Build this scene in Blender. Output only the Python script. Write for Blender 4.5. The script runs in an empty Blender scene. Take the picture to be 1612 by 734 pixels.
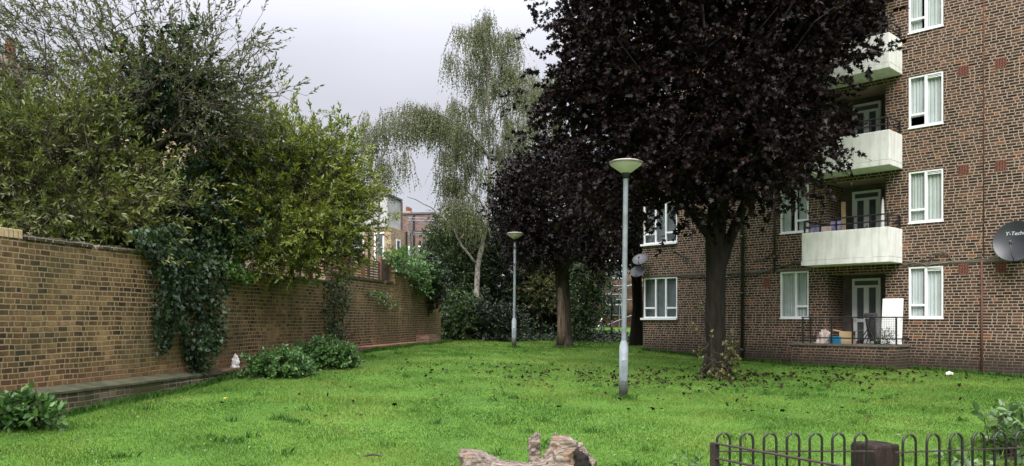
import bpy, math, random
import numpy as np
from mathutils import Vector, Matrix, noise as mnoise

rng = np.random.default_rng(7)
random.seed(7)
S = bpy.context.scene
C = S.collection

# ------------------------------------------------------------------ camera, sky, sun, exposure
FPX, CX, HY = 1250.0, 806.0, 502.0            # focal length and horizon in photo pixels (1612 x 734)
cam = bpy.data.cameras.new('camera'); camo = bpy.data.objects.new('camera', cam); C.objects.link(camo)
cam.sensor_width = 36; cam.lens = 36 * FPX / 1612
cam.shift_y = (HY - 367.0) / 1612
cam.clip_start = .1; cam.clip_end = 2000
camo.location = (0, 0, 0); camo.rotation_euler = (math.radians(90), 0, 0)
S.camera = camo
S.view_settings.view_transform = 'Standard'; S.view_settings.look = 'None'
S.view_settings.exposure = 1.95; S.view_settings.gamma = 1

SUN_EL, SUN_AZ = math.radians(48), math.radians(192)     # azimuth clockwise from +Y: behind the camera
w = bpy.data.worlds.new('World'); S.world = w; w.use_nodes = True
nt = w.node_tree; nt.nodes.clear()
def N(nt, typ, **kw):
    n = nt.nodes.new(typ)
    for k, v in kw.items(): setattr(n, k, v)
    return n
out = N(nt, 'ShaderNodeOutputWorld'); bg = N(nt, 'ShaderNodeBackground')
sky = N(nt, 'ShaderNodeTexSky', sky_type='NISHITA', sun_disc=False, sun_elevation=SUN_EL, sun_rotation=SUN_AZ)
tc = N(nt, 'ShaderNodeTexCoord'); sep = N(nt, 'ShaderNodeSeparateXYZ')
nt.links.new(tc.outputs['Generated'], sep.inputs[0])
mr = N(nt, 'ShaderNodeMapRange', interpolation_type='SMOOTHSTEP'); mr.inputs['From Min'].default_value = .2; mr.inputs['From Max'].default_value = 1
mr.inputs['To Min'].default_value = 2.06; mr.inputs['To Max'].default_value = 12.5      # overcast: far brighter overhead than near the horizon
nt.links.new(sep.outputs['Z'], mr.inputs['Value'])
cl = N(nt, 'ShaderNodeTexNoise'); cl.inputs['Scale'].default_value = 2.2; cl.inputs['Detail'].default_value = 4
mp = N(nt, 'ShaderNodeMapping'); mp.inputs['Scale'].default_value = (1, 1, 3)
nt.links.new(tc.outputs['Generated'], mp.inputs[0]); nt.links.new(mp.outputs[0], cl.inputs['Vector'])
cr = N(nt, 'ShaderNodeMapRange'); cr.inputs['From Min'].default_value = .3; cr.inputs['From Max'].default_value = .7
cr.inputs['To Min'].default_value = .93; cr.inputs['To Max'].default_value = 1.07
nt.links.new(cl.outputs['Fac'], cr.inputs['Value'])
mu = N(nt, 'ShaderNodeMath', operation='MULTIPLY'); nt.links.new(mr.outputs[0], mu.inputs[0]); nt.links.new(cr.outputs[0], mu.inputs[1])
tint = N(nt, 'ShaderNodeVectorMath', operation='SCALE'); tint.inputs[0].default_value = (.95, .962, 1.05)
nt.links.new(mu.outputs[0], tint.inputs['Scale'])
mx = N(nt, 'ShaderNodeMix', data_type='RGBA'); mx.inputs['Factor'].default_value = .97
nt.links.new(sky.outputs[0], mx.inputs['A']); nt.links.new(tint.outputs[0], mx.inputs['B'])
nt.links.new(mx.outputs['Result'], bg.inputs['Color']); bg.inputs['Strength'].default_value = .085
nt.links.new(bg.outputs[0], out.inputs[0])
sl = bpy.data.lights.new('sun', 'SUN'); sl.energy = 1.5; sl.angle = math.radians(45); sl.color = (1, .96, .9)
so = bpy.data.objects.new('sun', sl); C.objects.link(so)
so.rotation_euler = Vector((math.sin(SUN_AZ) * math.cos(SUN_EL), math.cos(SUN_AZ) * math.cos(SUN_EL), math.sin(SUN_EL))).to_track_quat('Z', 'Y').to_euler()

# ------------------------------------------------------------------ materials
def mat(name):
    m = bpy.data.materials.new(name); m.use_nodes = True
    b = m.node_tree.nodes['Principled BSDF']
    return m, m.node_tree, b
def noise(nt, scale, detail=4, vec=None, rough=.6):
    n = N(nt, 'ShaderNodeTexNoise'); n.inputs['Scale'].default_value = scale; n.inputs['Detail'].default_value = detail
    n.inputs['Roughness'].default_value = rough
    if vec is not None: nt.links.new(vec, n.inputs['Vector'])
    return n.outputs['Fac']
def ramp(nt, fac, stops):
    r = N(nt, 'ShaderNodeValToRGB'); e = r.color_ramp.elements
    while len(e) < len(stops): e.new(.5)
    for el, (p, c) in zip(e, stops):
        el.position = p; el.color = (*c, 1) if len(c) == 3 else c
    nt.links.new(fac, r.inputs['Fac']); return r.outputs['Color']
def mixc(nt, fac, a, b, blend='MIX'):
    m = N(nt, 'ShaderNodeMix', data_type='RGBA', blend_type=blend)
    for v, s in ((fac, 'Factor'), (a, 'A'), (b, 'B')):
        if isinstance(v, (int, float)): m.inputs[s].default_value = v
        elif isinstance(v, tuple): m.inputs[s].default_value = (*v, 1) if len(v) == 3 else v
        else: nt.links.new(v, m.inputs[s])
    return m.outputs['Result']
def M(nt, op, a, b=None, c=None):
    m = N(nt, 'ShaderNodeMath', operation=op)
    for i, v in enumerate((a, b, c)):
        if v is None: continue
        if isinstance(v, (int, float)): m.inputs[i].default_value = v
        else: nt.links.new(v, m.inputs[i])
    return m.outputs[0]
def bump(nt, b, h, strength=.4, dist=.01):
    bm = N(nt, 'ShaderNodeBump'); bm.inputs['Strength'].default_value = strength; bm.inputs['Distance'].default_value = dist
    nt.links.new(h, bm.inputs['Height']); nt.links.new(bm.outputs[0], b.inputs['Normal'])
def plain(name, col, rough=.6, var=.25, scale=6, metal=0, spec=.5, bmp=0, col2=None):
    m, nt, b = mat(name)
    o = N(nt, 'ShaderNodeTexCoord').outputs['Object']
    c2 = col2 or tuple(max(0, c * (1 - var)) for c in col)
    n = noise(nt, scale, 6, o)
    nt.links.new(ramp(nt, n, [(.35, c2), (.65, col)]), b.inputs['Base Color'])
    b.inputs['Roughness'].default_value = rough; b.inputs['Metallic'].default_value = metal
    b.inputs['Specular IOR Level'].default_value = spec
    if bmp: bump(nt, b, noise(nt, scale * 6, 5, o), bmp)
    return m

def brick(name, cols, mortar, h=.075, st=.225, hd=.11, mw=.011, warp=0., dirt=None, moss=None, white=0., stain=0.):
    """Flemish bond: rows of a stretcher and a header in turn, every brick its own colour."""
    m, nt, b = mat(name); L = nt.links
    tcn = N(nt, 'ShaderNodeTexCoord'); o = tcn.outputs['Object']
    sp = N(nt, 'ShaderNodeSeparateXYZ'); L.new(o, sp.inputs[0])
    X = M(nt, 'ADD', sp.outputs['X'], sp.outputs['Y']); Z = sp.outputs['Z']
    if warp:
        Z = M(nt, 'MULTIPLY_ADD', noise(nt, 1.1, 2, o), warp, Z)
        X = M(nt, 'MULTIPLY_ADD', noise(nt, 7.0, 2, o), warp * .8, X)
        Z = M(nt, 'MULTIPLY_ADD', noise(nt, 9.0, 2, o), warp * .35, Z)
    P = st + hd
    row = M(nt, 'FLOOR', M(nt, 'DIVIDE', Z, h)); fz = M(nt, 'MULTIPLY', M(nt, 'FRACT', M(nt, 'DIVIDE', Z, h)), h)
    par = M(nt, 'MODULO', M(nt, 'ABSOLUTE', row), 2.0)
    u = M(nt, 'ADD', X, M(nt, 'MULTIPLY', par, P / 2 + .001))
    if warp:
        wn0 = N(nt, 'ShaderNodeTexWhiteNoise', noise_dimensions='1D'); L.new(row, wn0.inputs['W'])
        u = M(nt, 'ADD', u, M(nt, 'MULTIPLY', wn0.outputs['Value'], .22))
    cell = M(nt, 'FLOOR', M(nt, 'DIVIDE', u, P)); fu = M(nt, 'MULTIPLY', M(nt, 'FRACT', M(nt, 'DIVIDE', u, P)), P)
    ish = M(nt, 'GREATER_THAN', fu, st)
    lu = M(nt, 'SUBTRACT', fu, M(nt, 'MULTIPLY', ish, st))
    wd = M(nt, 'SUBTRACT', st, M(nt, 'MULTIPLY', ish, st - hd))
    du = M(nt, 'MINIMUM', lu, M(nt, 'SUBTRACT', wd, lu)); dz = M(nt, 'MINIMUM', fz, M(nt, 'SUBTRACT', h, fz))
    d = M(nt, 'MINIMUM', du, dz)
    d = M(nt, 'ADD', d, M(nt, 'MULTIPLY', M(nt, 'SUBTRACT', noise(nt, 40, 3, o), .5), mw * .7))
    mk = N(nt, 'ShaderNodeMapRange'); mk.inputs['From Min'].default_value = mw * .35; mk.inputs['From Max'].default_value = mw * .8
    L.new(d, mk.inputs['Value']); body = mk.outputs[0]
    cv = N(nt, 'ShaderNodeCombineXYZ'); L.new(cell, cv.inputs[0]); L.new(M(nt, 'MULTIPLY_ADD', ish, .37, .11), cv.inputs[1]); L.new(row, cv.inputs[2])
    wn = N(nt, 'ShaderNodeTexWhiteNoise', noise_dimensions='3D'); L.new(cv.outputs[0], wn.inputs['Vector'])
    col = ramp(nt, wn.outputs['Value'], cols)
    col = mixc(nt, .5, col, ramp(nt, noise(nt, 30, 4, o), [(.3, (.55, .55, .55)), (.7, (1.3, 1.3, 1.3))]), 'MULTIPLY')
    col = mixc(nt, 1.0, col, ramp(nt, noise(nt, .9, 4, o), [(.3, (.8, .8, .8)), (.7, (1.12, 1.1, 1.08))]), 'MULTIPLY')
    if stain:
        ms_ = N(nt, 'ShaderNodeMapping'); ms_.inputs['Scale'].default_value = (1.3, 1.3, .28); L.new(o, ms_.inputs[0])
        col = mixc(nt, stain, col, ramp(nt, noise(nt, 1.2, 7, ms_.outputs[0], .65), [(.36, (.36, .34, .30)), (.49, (.9, .88, .85)), (.62, (1.4, 1.36, 1.28))]), 'MULTIPLY')
        col = mixc(nt, stain, col, ramp(nt, noise(nt, .38, 5, o, .6), [(.40, (.42, .38, .32)), (.52, (.95, .94, .92)), (.64, (1.25, 1.2, 1.12))]), 'MULTIPLY')
        col = mixc(nt, stain, col, ramp(nt, noise(nt, 5.5, 5, o, .7), [(.35, (.62, .60, .58)), (.62, (1.2, 1.2, 1.18))]), 'MULTIPLY')
    mcol = mixc(nt, noise(nt, 3, 4, o), tuple(c * .72 for c in mortar), mortar)
    col = mixc(nt, body, mcol, col)
    if moss:
        z0, amt = moss
        gm = M(nt, 'MULTIPLY', ramp(nt, noise(nt, .55, 6, o), [(.46, (0, 0, 0)), (.66, (1, 1, 1))]), amt)
        col = mixc(nt, gm, col, (.052, .052, .022))
    if white:
        wm = M(nt, 'MULTIPLY', ramp(nt, noise(nt, 1.7, 8, o, .75), [(.62, (0, 0, 0)), (.74, (1, 1, 1))]), white)
        col = mixc(nt, wm, col, (.42, .40, .36))
    if dirt:
        z0, z1, dc, amt = dirt
        zz = M(nt, 'ADD', sp.outputs['Z'], M(nt, 'MULTIPLY', M(nt, 'SUBTRACT', noise(nt, 1.6, 5, o), .5), .5))
        dm = N(nt, 'ShaderNodeMapRange'); dm.inputs['From Min'].default_value = z1; dm.inputs['From Max'].default_value = z0
        dm.inputs['To Max'].default_value = amt; L.new(zz, dm.inputs['Value'])
        col = mixc(nt, dm.outputs[0], col, dc)
    L.new(col, b.inputs['Base Color']); b.inputs['Roughness'].default_value = .9; b.inputs['Specular IOR Level'].default_value = .25
    bump(nt, b, M(nt, 'ADD', body, M(nt, 'MULTIPLY', noise(nt, 60, 3, o), .5)), .6, .008)
    return m

def leafmat(name, stops, clump, rough=.45, trans=.3, spec=.5, cscale=.8):
    """Every leaf its own colour (random per island), drifting over the crown by clump."""
    m, nt, b = mat(name); L = nt.links
    g = N(nt, 'ShaderNodeNewGeometry'); o = N(nt, 'ShaderNodeTexCoord').outputs['Object']
    fac = M(nt, 'ADD', M(nt, 'MULTIPLY', g.outputs['Random Per Island'], 1 - clump), M(nt, 'MULTIPLY', ramp(nt, noise(nt, cscale, 3, o), [(.3, (0, 0, 0)), (.7, (1, 1, 1))]), clump))
    c = ramp(nt, fac, stops)
    L.new(c, b.inputs['Base Color']); b.inputs['Roughness'].default_value = rough; b.inputs['Specular IOR Level'].default_value = spec
    if trans:
        t = N(nt, 'ShaderNodeBsdfTranslucent'); L.new(mixc(nt, 1.0, c, (1.15, 1.2, .6), 'MULTIPLY'), t.inputs[0])
        ms = N(nt, 'ShaderNodeMixShader'); ms.inputs[0].default_value = trans
        L.new(b.outputs[0], ms.inputs[1]); L.new(t.outputs[0], ms.inputs[2])
        L.new(ms.outputs[0], nt.nodes['Material Output'].inputs[0])
    return m

def bark(name, c1, c2, scale=9, stretch=.18):
    m, nt, b = mat(name)
    o = N(nt, 'ShaderNodeTexCoord').outputs['Object']
    mp = N(nt, 'ShaderNodeMapping'); mp.inputs['Scale'].default_value = (1, 1, stretch); nt.links.new(o, mp.inputs[0])
    n = noise(nt, scale, 7, mp.outputs[0], .7)
    nt.links.new(ramp(nt, n, [(.35, c1), (.65, c2)]), b.inputs['Base Color'])
    b.inputs['Roughness'].default_value = .92; b.inputs['Specular IOR Level'].default_value = .2
    bump(nt, b, noise(nt, scale * 2.5, 6, mp.outputs[0], .7), .9, .03)
    return m

M_ = {}
M_['flat_brick'] = brick('brown_brick', [(.0, (.014, .010, .010)), (.22, (.032, .021, .018)), (.5, (.052, .031, .0245)), (.8, (.078, .045, .033)), (.93, (.11, .06, .040)), (1, (.20, .075, .038))],
                         (.37, .285, .215), h=.0765, mw=.0165, warp=.006, stain=.5, dirt=(.25, .95, (.028, .022, .017), .85))
M_['yard_brick'] = brick('stock_brick', [(.0, (.05, .036, .026)), (.18, (.095, .062, .036)), (.4, (.155, .10, .052)), (.75, (.22, .14, .071)), (.9, (.25, .165, .085)), (1, (.15, .072, .036))],
                         (.33, .245, .15), h=.083, st=.20, hd=.10, mw=.0155, warp=.045, moss=(0, .55), white=.5, stain=.85, dirt=(.25, .8, (.30, .15, .07), .45))
M_['plinth_brick'] = brick('weathered_brick', [(.0, (.03, .026, .02)), (.5, (.085, .065, .045)), (1, (.16, .12, .08))], (.30, .27, .22), h=.083, st=.235, hd=.125, mw=.013, warp=.04, moss=(0, .95), white=.8, stain=.7)
M_['far_brick'] = brick('yellow_brick', [(.0, (.22, .15, .10)), (.5, (.36, .26, .16)), (1, (.44, .34, .21))], (.42, .36, .28), mw=.012)
M_['far_brown'] = brick('purple_brick', [(.0, (.09, .06, .055)), (.5, (.16, .10, .09)), (1, (.22, .15, .12))], (.26, .22, .2), mw=.012)
M_['red_brick'] = brick('red_brick', [(.0, (.13, .065, .045)), (.5, (.22, .11, .075)), (1, (.3, .15, .10))], (.3, .25, .2), mw=.012)
M_['soldier'] = plain('buff_coping_brick', (.52, .38, .22), .9, .3, 9, bmp=.3)
M_['moss_cap'] = plain('mossy_capping', (.085, .082, .045), .95, .5, 4, bmp=.6, col2=(.03, .035, .015))
M_['render_old'] = plain('grey_white_render', (.46, .46, .45), .9, .3, 2)
M_['joint'] = plain('dark_joint', (.10, .08, .06), .9)
M_['upvc'] = plain('white_plastic', (.80, .81, .82), .35, .05)
M_['render'] = None
M_['metal_black'] = plain('black_metal', (.012, .0115, .012), .5, .3, 20)
M_['rust'] = plain('rusty_metal', (.036, .017, .012), .8, .6, 14, bmp=.4, col2=(.010, .009, .009))
M_['pipe_black'] = plain('black_pipe', (.02, .02, .022), .45, .3)
M_['pipe_red'] = plain('redbrown_pipe', (.12, .045, .03), .7, .4)
M_['terracotta'] = plain('terracotta', (.20, .065, .038), .85, .35, 12)
M_['dark'] = plain('dark_void', (.012, .011, .011), .9)
M_['cable'] = plain('grey_cable', (.20, .17, .14), .7)
M_['cable_dark'] = plain('dark_cable', (.05, .04, .035), .7)
M_['curtain'] = plain('net_curtain', (.66, .68, .68), .9, .12, 3)
M_['curtain_grey'] = plain('grey_net_curtain', (.20, .22, .24), .9, .3, 3)
M_['curtain_green'] = plain('pale_green_curtain', (.60, .62, .60), .9, .12, 3)
M_['band'] = plain('stained_concrete', (.13, .11, .095), .9, .4, 5)
M_['roof'] = plain('slate', (.09, .09, .10), .7, .3, 4)
M_['lamp_grey'] = None
M_['wood_red'] = plain('redbrown_timber', (.20, .085, .05), .85, .4, 8)
M_['wood_dark'] = plain('dark_timber', (.085, .06, .045), .9, .5, 8, bmp=.3)
M_['wood_stump'] = bark('weathered_timber', (.010, .007, .006), (.042, .028, .023), 14, .25)
M_['galv'] = plain('galvanised_tube', (.19, .20, .215), .45, .2, 10, metal=.4)
M_['dish'] = plain('charcoal_dish', (.035, .038, .045), .35, .25, 3)
M_['dish_grey'] = plain('grey_dish', (.065, .07, .078), .45, .25, 5)
M_['white'] = plain('white_panel', (.78, .79, .78), .5, .06)
M_['card'] = plain('brown_cardboard', (.48, .35, .20), .85, .12)
M_['blue'] = plain('blue_plastic', (.02, .20, .36), .4, .2)
M_['cloth'] = plain('pale_pink_cloth', (.62, .50, .45), .9, .3, 10)
M_['fabric'] = plain('dark_fabric', (.035, .033, .04), .8, .4)
M_['bag'] = plain('white_plastic_bag', (.80, .76, .76), .4, .15, 20)
M_['lilac'] = plain('lilac_cloth', (.30, .28, .46), .9, .4, 8)
M_['yellowleaf'] = plain('yellow_leaf', (.62, .42, .06), .6, .3, 20)
M_['text'] = plain('pale_lettering', (.55, .6, .62), .6, .05)
M_['earthen'] = plain('bare_earth', (.06, .045, .03), .95, .4)
M_['buff'] = plain('buff_plastic', (.6, .5, .22), .5, .2)

m, nt, b = mat('painted_render'); o = N(nt, 'ShaderNodeTexCoord').outputs['Object']
mp = N(nt, 'ShaderNodeMapping'); mp.inputs['Scale'].default_value = (5, 5, .7); nt.links.new(o, mp.inputs[0])
c = ramp(nt, noise(nt, 1.5, 6, mp.outputs[0]), [(.3, (.62, .61, .58)), (.55, (.80, .80, .78))])
c = mixc(nt, .5, c, ramp(nt, noise(nt, 2.5, 6, o), [(.3, (.75, .74, .70)), (.6, (1, 1, 1))]), 'MULTIPLY')
nt.links.new(c, b.inputs['Base Color']); b.inputs['Roughness'].default_value = .85; bump(nt, b, noise(nt, 60, 4, o), .3, .004)
M_['render'] = m
m, nt, b = mat('grey_post_paint'); o = N(nt, 'ShaderNodeTexCoord').outputs['Object']
sp = N(nt, 'ShaderNodeSeparateXYZ'); nt.links.new(o, sp.inputs[0])
c = ramp(nt, noise(nt, 5, 6, o), [(.3, (.10, .118, .128)), (.6, (.165, .192, .205)), (.75, (.20, .23, .245))])
zz = M(nt, 'ADD', sp.outputs['Z'], M(nt, 'MULTIPLY', noise(nt, 9, 5, o), .35))
dm = N(nt, 'ShaderNodeMapRange'); dm.inputs['From Min'].default_value = .62; dm.inputs['From Max'].default_value = .3; nt.links.new(zz, dm.inputs['Value'])
c = mixc(nt, dm.outputs[0], c, (.045, .04, .034))
nt.links.new(c, b.inputs['Base Color']); b.inputs['Roughness'].default_value = .5
M_['lamp_grey'] = m
m, nt, b = mat('frosted_bowl'); b.inputs['Base Color'].default_value = (.50, .50, .41, 1); b.inputs['Roughness'].default_value = .45
t_ = N(nt, 'ShaderNodeBsdfTranslucent'); t_.inputs[0].default_value = (.6, .6, .5, 1); ms = N(nt, 'ShaderNodeMixShader'); ms.inputs[0].default_value = .3
nt.links.new(b.outputs[0], ms.inputs[1]); nt.links.new(t_.outputs[0], ms.inputs[2]); nt.links.new(ms.outputs[0], nt.nodes['Material Output'].inputs[0])
M_['bowl'] = m
m, nt, b = mat('window_glass')
gl = N(nt, 'ShaderNodeBsdfGlossy'); gl.inputs['Roughness'].default_value = .03
tr = N(nt, 'ShaderNodeBsdfTransparent'); tr.inputs[0].default_value = (.86, .9, .9, 1)
fr = N(nt, 'ShaderNodeLayerWeight'); fr.inputs[0].default_value = .5
ms = N(nt, 'ShaderNodeMixShader'); nt.links.new(M(nt, 'MULTIPLY_ADD', M(nt, 'POWER', fr.outputs['Facing'], 4.0), .55, .06), ms.inputs[0]); nt.links.new(tr.outputs[0], ms.inputs[1]); nt.links.new(gl.outputs[0], ms.inputs[2])
nt.links.new(ms.outputs[0], nt.nodes['Material Output'].inputs[0])
M_['glass'] = m
M_['farglass'] = plain('dull_glass', (.10, .12, .14), .15, .3, 2, spec=.8)

M_['maple_leaf'] = leafmat('copper_leaf', [(0, (.0035, .0018, .0024)), (.5, (.008, .0036, .0042)), (.85, (.018, .0065, .0062)), (1, (.036, .011, .009))], .35, .5, .12, .22)
M_['maple_far'] = leafmat('copper_leaf_small', [(0, (.005, .0032, .0042)), (.5, (.010, .006, .0076)), (1, (.02, .011, .0135))], .35, .5, .08, .22)
M_['olive_leaf'] = leafmat('olive_leaf', [(0, (.034, .05, .015)), (.45, (.09, .112, .028)), (.8, (.15, .158, .04)), (1, (.21, .155, .05))], .45, .45, .3)
M_['grey_leaf'] = leafmat('grey_green_leaf', [(0, (.04, .055, .03)), (.5, (.075, .09, .045)), (.85, (.11, .105, .05)), (1, (.14, .09, .05))], .4, .5, .35)
M_['lime_leaf'] = leafmat('yellow_green_leaf', [(0, (.038, .064, .013)), (.45, (.108, .145, .024)), (.8, (.20, .215, .034)), (1, (.30, .24, .045))], .4, .42, .32)
M_['ivy_leaf'] = leafmat('ivy_leaf', [(0, (.010, .020, .010)), (.6, (.022, .042, .016)), (.9, (.04, .08, .026)), (1, (.08, .17, .045))], .25, .42, .12, .35)
M_['ivy_bright'] = leafmat('bright_creeper_leaf', [(0, (.05, .12, .02)), (.6, (.11, .21, .035)), (1, (.2, .28, .06))], .3, .4, .35)
M_['birch_leaf'] = leafmat('birch_leaf', [(0, (.045, .068, .02)), (.5, (.09, .115, .035)), (.85, (.13, .145, .048)), (1, (.19, .16, .06))], .4, .5, .35)
M_['dark_leaf'] = leafmat('dark_evergreen_leaf', [(0, (.006, .013, .006)), (.6, (.014, .026, .011)), (1, (.03, .05, .018))], .4, .45, .15)
M_['mid_leaf'] = leafmat('mid_green_leaf', [(0, (.02, .04, .014)), (.6, (.04, .07, .022)), (1, (.08, .11, .03))], .4, .42, .25)
M_['shrub_leaf'] = leafmat('bright_shrub_leaf', [(0, (.03, .07, .02)), (.5, (.065, .14, .04)), (1, (.13, .23, .065))], .3, .4, .25)
M_['pale_leaf'] = leafmat('pale_bramble_leaf', [(0, (.03, .07, .025)), (.6, (.09, .16, .055)), (.93, (.20, .28, .11)), (1, (.4, .3, .05))], .2, .4, .3)
M_['weed_leaf'] = leafmat('mottled_weed_leaf', [(0, (.03, .05, .015)), (.6, (.07, .08, .025)), (1, (.2, .15, .05))], .3, .5, .25)
M_['grass'] = leafmat('grass_blade', [(0, (.034, .10, .013)), (.4, (.080, .168, .026)), (.70, (.145, .218, .044)), (.88, (.24, .262, .07)), (1, (.34, .30, .12))], .6, .55, .4, .3, .42)
M_['tuft'] = leafmat('tuft_blade', [(0, (.03, .09, .014)), (.6, (.055, .14, .02)), (1, (.09, .18, .03))], .3, .55, .3, .3)
M_['litter'] = leafmat('fallen_leaf', [(0, (.006, .004, .003)), (.7, (.016, .010, .006)), (1, (.055, .034, .014))], .2, .8, 0, .1)
M_['bark_dark'] = bark('dark_bark', (.006, .005, .004), (.024, .019, .015))
M_['bark_maple2'] = bark('grey_bark', (.012, .010, .009), (.05, .040, .032))
M_['bark_birch'] = bark('birch_bark', (.06, .052, .045), (.30, .28, .25), 5, .6)
M_['bark_brown'] = bark('brown_bark', (.03, .024, .018), (.09, .07, .055))
M_['log'] = None
m, nt, b = mat('bleached_log'); o = N(nt, 'ShaderNodeTexCoord').outputs['Object']
mp = N(nt, 'ShaderNodeMapping'); mp.inputs['Scale'].default_value = (.9, 11, 11); nt.links.new(o, mp.inputs[0])
n1 = noise(nt, 4, 8, mp.outputs[0], .7)
c = ramp(nt, n1, [(.33, (.014, .009, .007)), (.41, (.11, .078, .06)), (.52, (.25, .195, .16)), (.66, (.42, .35, .30))])
c = mixc(nt, ramp(nt, noise(nt, 2.6, 5, o), [(.54, (0, 0, 0)), (.66, (.7, .7, .7))]), c, (.28, .14, .055))
c = mixc(nt, ramp(nt, noise(nt, 3.6, 6, o), [(.60, (0, 0, 0)), (.68, (.9, .9, .9))]), c, (.03, .02, .016))
nt.links.new(c, b.inputs['Base Color']); b.inputs['Roughness'].default_value = .85; bump(nt, b, noise(nt, 10, 8, mp.outputs[0], .75), 1, .03)
M_['log'] = m
m, nt, b = mat('lawn_soil'); o = N(nt, 'ShaderNodeTexCoord').outputs['Object']
c = ramp(nt, noise(nt, .6, 6, o), [(.3, (.055, .13, .016)), (.55, (.085, .18, .022)), (.75, (.13, .19, .035))])
c = mixc(nt, .6, c, ramp(nt, noise(nt, 25, 6, o), [(.3, (.5, .5, .5)), (.7, (1.3, 1.3, 1.3))]), 'MULTIPLY')
nt.links.new(c, b.inputs['Base Color']); b.inputs['Roughness'].default_value = .9; b.inputs['Specular IOR Level'].default_value = .2
bump(nt, b, noise(nt, 40, 5, o), 1, .03)
M_['ground'] = m

# ------------------------------------------------------------------ mesh helpers
class MB:
    def __init__(s): s.v = []; s.f = []
    def quad(s, a, b, c, d):
        k = len(s.v); s.v += [a, b, c, d]; s.f.append((k, k + 1, k + 2, k + 3)); return s
    def box(s, x0, x1, y0, y1, z0, z1):
        k = len(s.v)
        s.v += [(x, y, z) for z in (z0, z1) for y in (y0, y1) for x in (x0, x1)]
        s.f += [tuple(k + i for i in q) for q in ((0, 2, 3, 1), (4, 5, 7, 6), (0, 1, 5, 4), (2, 6, 7, 3), (0, 4, 6, 2), (1, 3, 7, 5))]
        return s
    def tube(s, pts, rad, n=8, cap=True):
        pts = [Vector(p) for p in pts]
        if not hasattr(rad, '__len__'): rad = [rad] * len(pts)
        k = len(s.v); ref = None
        for i, p in enumerate(pts):
            t = (pts[min(i + 1, len(pts) - 1)] - pts[max(i - 1, 0)]).normalized()
            if ref is None:
                ref = Vector((0, 0, 1)) if abs(t.z) < .9 else Vector((1, 0, 0))
            a = t.cross(ref).normalized(); bb = t.cross(a).normalized(); ref = -bb if False else ref
            for j in range(n):
                an = 2 * math.pi * j / n
                s.v.append(tuple(p + (a * math.cos(an) + bb * math.sin(an)) * rad[i]))
        for i in range(len(pts) - 1):
            for j in range(n):
                s.f.append((k + i * n + j, k + i * n + (j + 1) % n, k + (i + 1) * n + (j + 1) % n, k + (i + 1) * n + j))
        if cap:
            s.f.append(tuple(k + j for j in range(n))[::-1]); s.f.append(tuple(k + (len(pts) - 1) * n + j for j in range(n)))
        return s
    def lathe(s, prof, n=24, cx=0, cy=0):
        k = len(s.v)
        for r, z in prof:
            for j in range(n):
                an = 2 * math.pi * j / n; s.v.append((cx + r * math.cos(an), cy + r * math.sin(an), z))
        for i in range(len(prof) - 1):
            for j in range(n):
                s.f.append((k + i * n + j, k + i * n + (j + 1) % n, k + (i + 1) * n + (j + 1) % n, k + (i + 1) * n + j))
        return s
    def build(s, name, m, parent=None, smooth=False, bevel=0):
        me = bpy.data.meshes.new(name); me.from_pydata(s.v, [], s.f); me.materials.append(m); me.update()
        o = bpy.data.objects.new(name, me); C.objects.link(o); o.parent = parent
        if smooth: me.shade_smooth()
        if bevel:
            bv = o.modifiers.new('bevel', 'BEVEL'); bv.width = bevel; bv.segments = 2
        return o
def npmesh(name, V, polys, m, parent=None):
    """V: (n, k, 3) copies of a small template with faces polys -> one mesh."""
    n, k, _ = V.shape
    me = bpy.data.meshes.new(name)
    me.vertices.add(n * k); me.vertices.foreach_set('co', np.ascontiguousarray(V, dtype=np.float32).ravel())
    lens = np.array([len(p) for p in polys]); flat = np.concatenate([np.array(p) for p in polys])
    loops = (np.arange(n)[:, None] * k + flat[None, :]).ravel().astype(np.int32)
    starts = np.concatenate([[0], np.cumsum(np.tile(lens, n))[:-1]]).astype(np.int32)
    me.loops.add(len(loops)); me.loops.foreach_set('vertex_index', loops)
    me.polygons.add(n * len(polys)); me.polygons.foreach_set('loop_start', starts)
    me.materials.append(m); me.update(calc_edges=True); me.validate()
    o = bpy.data.objects.new(name, me); C.objects.link(o); o.parent = parent
    return o
def tag(o, label=None, cat=None, group=None, kind=None):
    if label: o['label'] = label
    if cat: o['category'] = cat
    if group: o['group'] = group
    if kind: o['kind'] = kind
    return o
def thing(name, label, cat, loc=(0, 0, 0), rz=0, group=None):
    o = bpy.data.objects.new(name, None); C.objects.link(o); o.location = loc; o.rotation_euler = (0, 0, rz)
    o.empty_display_size = .2
    return tag(o, label, cat, group)
def nrm(a): return a / (np.linalg.norm(a, axis=-1, keepdims=True) + 1e-9)

# ------------------------------------------------------------------ terrain
def px2xy(px, Y): return (px - CX) / FPX * Y
TP = np.array([(-6.9, 12.4, -1.47), (-7.3, 9, -1.55), (-6.2, 16.3, -1.27), (-4.83, 23.4, -.98), (-2.97, 32.9, -.92), (2.11, 15.1, -1.52), (.05, 31.8, -1.14), (4.64, 28.1, -1.12),
               (8.2, 24.3, -1.42), (12.2, 20.4, -1.45), (5.16, 20.1, -1.45), (-3, 8, -1.62), (0, 6, -1.65), (5, 8, -1.63), (0, -10, -1.7), (20, 10, -1.6), (-20, 10, -1.5), (-20, 40, -.9),
               (25, 40, -.9), (9.3, 21.9, -1.32), (8, 50, -.62), (6.2, 42, -.95), (0, 40, -.95), (0, 80, -.6), (-40, 80, -.6), (50, 80, -.6), (60, -20, -1.6), (-60, -20, -1.6), (60, 20, -1.4), (-60, 20, -1.2)])
def _tps(r2): return np.where(r2 > 0, .5 * r2 * np.log(np.maximum(r2, 1e-9)), 0)
_n = len(TP); _K = _tps(((TP[:, None, :2] - TP[None, :, :2]) ** 2).sum(-1)) + np.eye(_n) * 3
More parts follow.
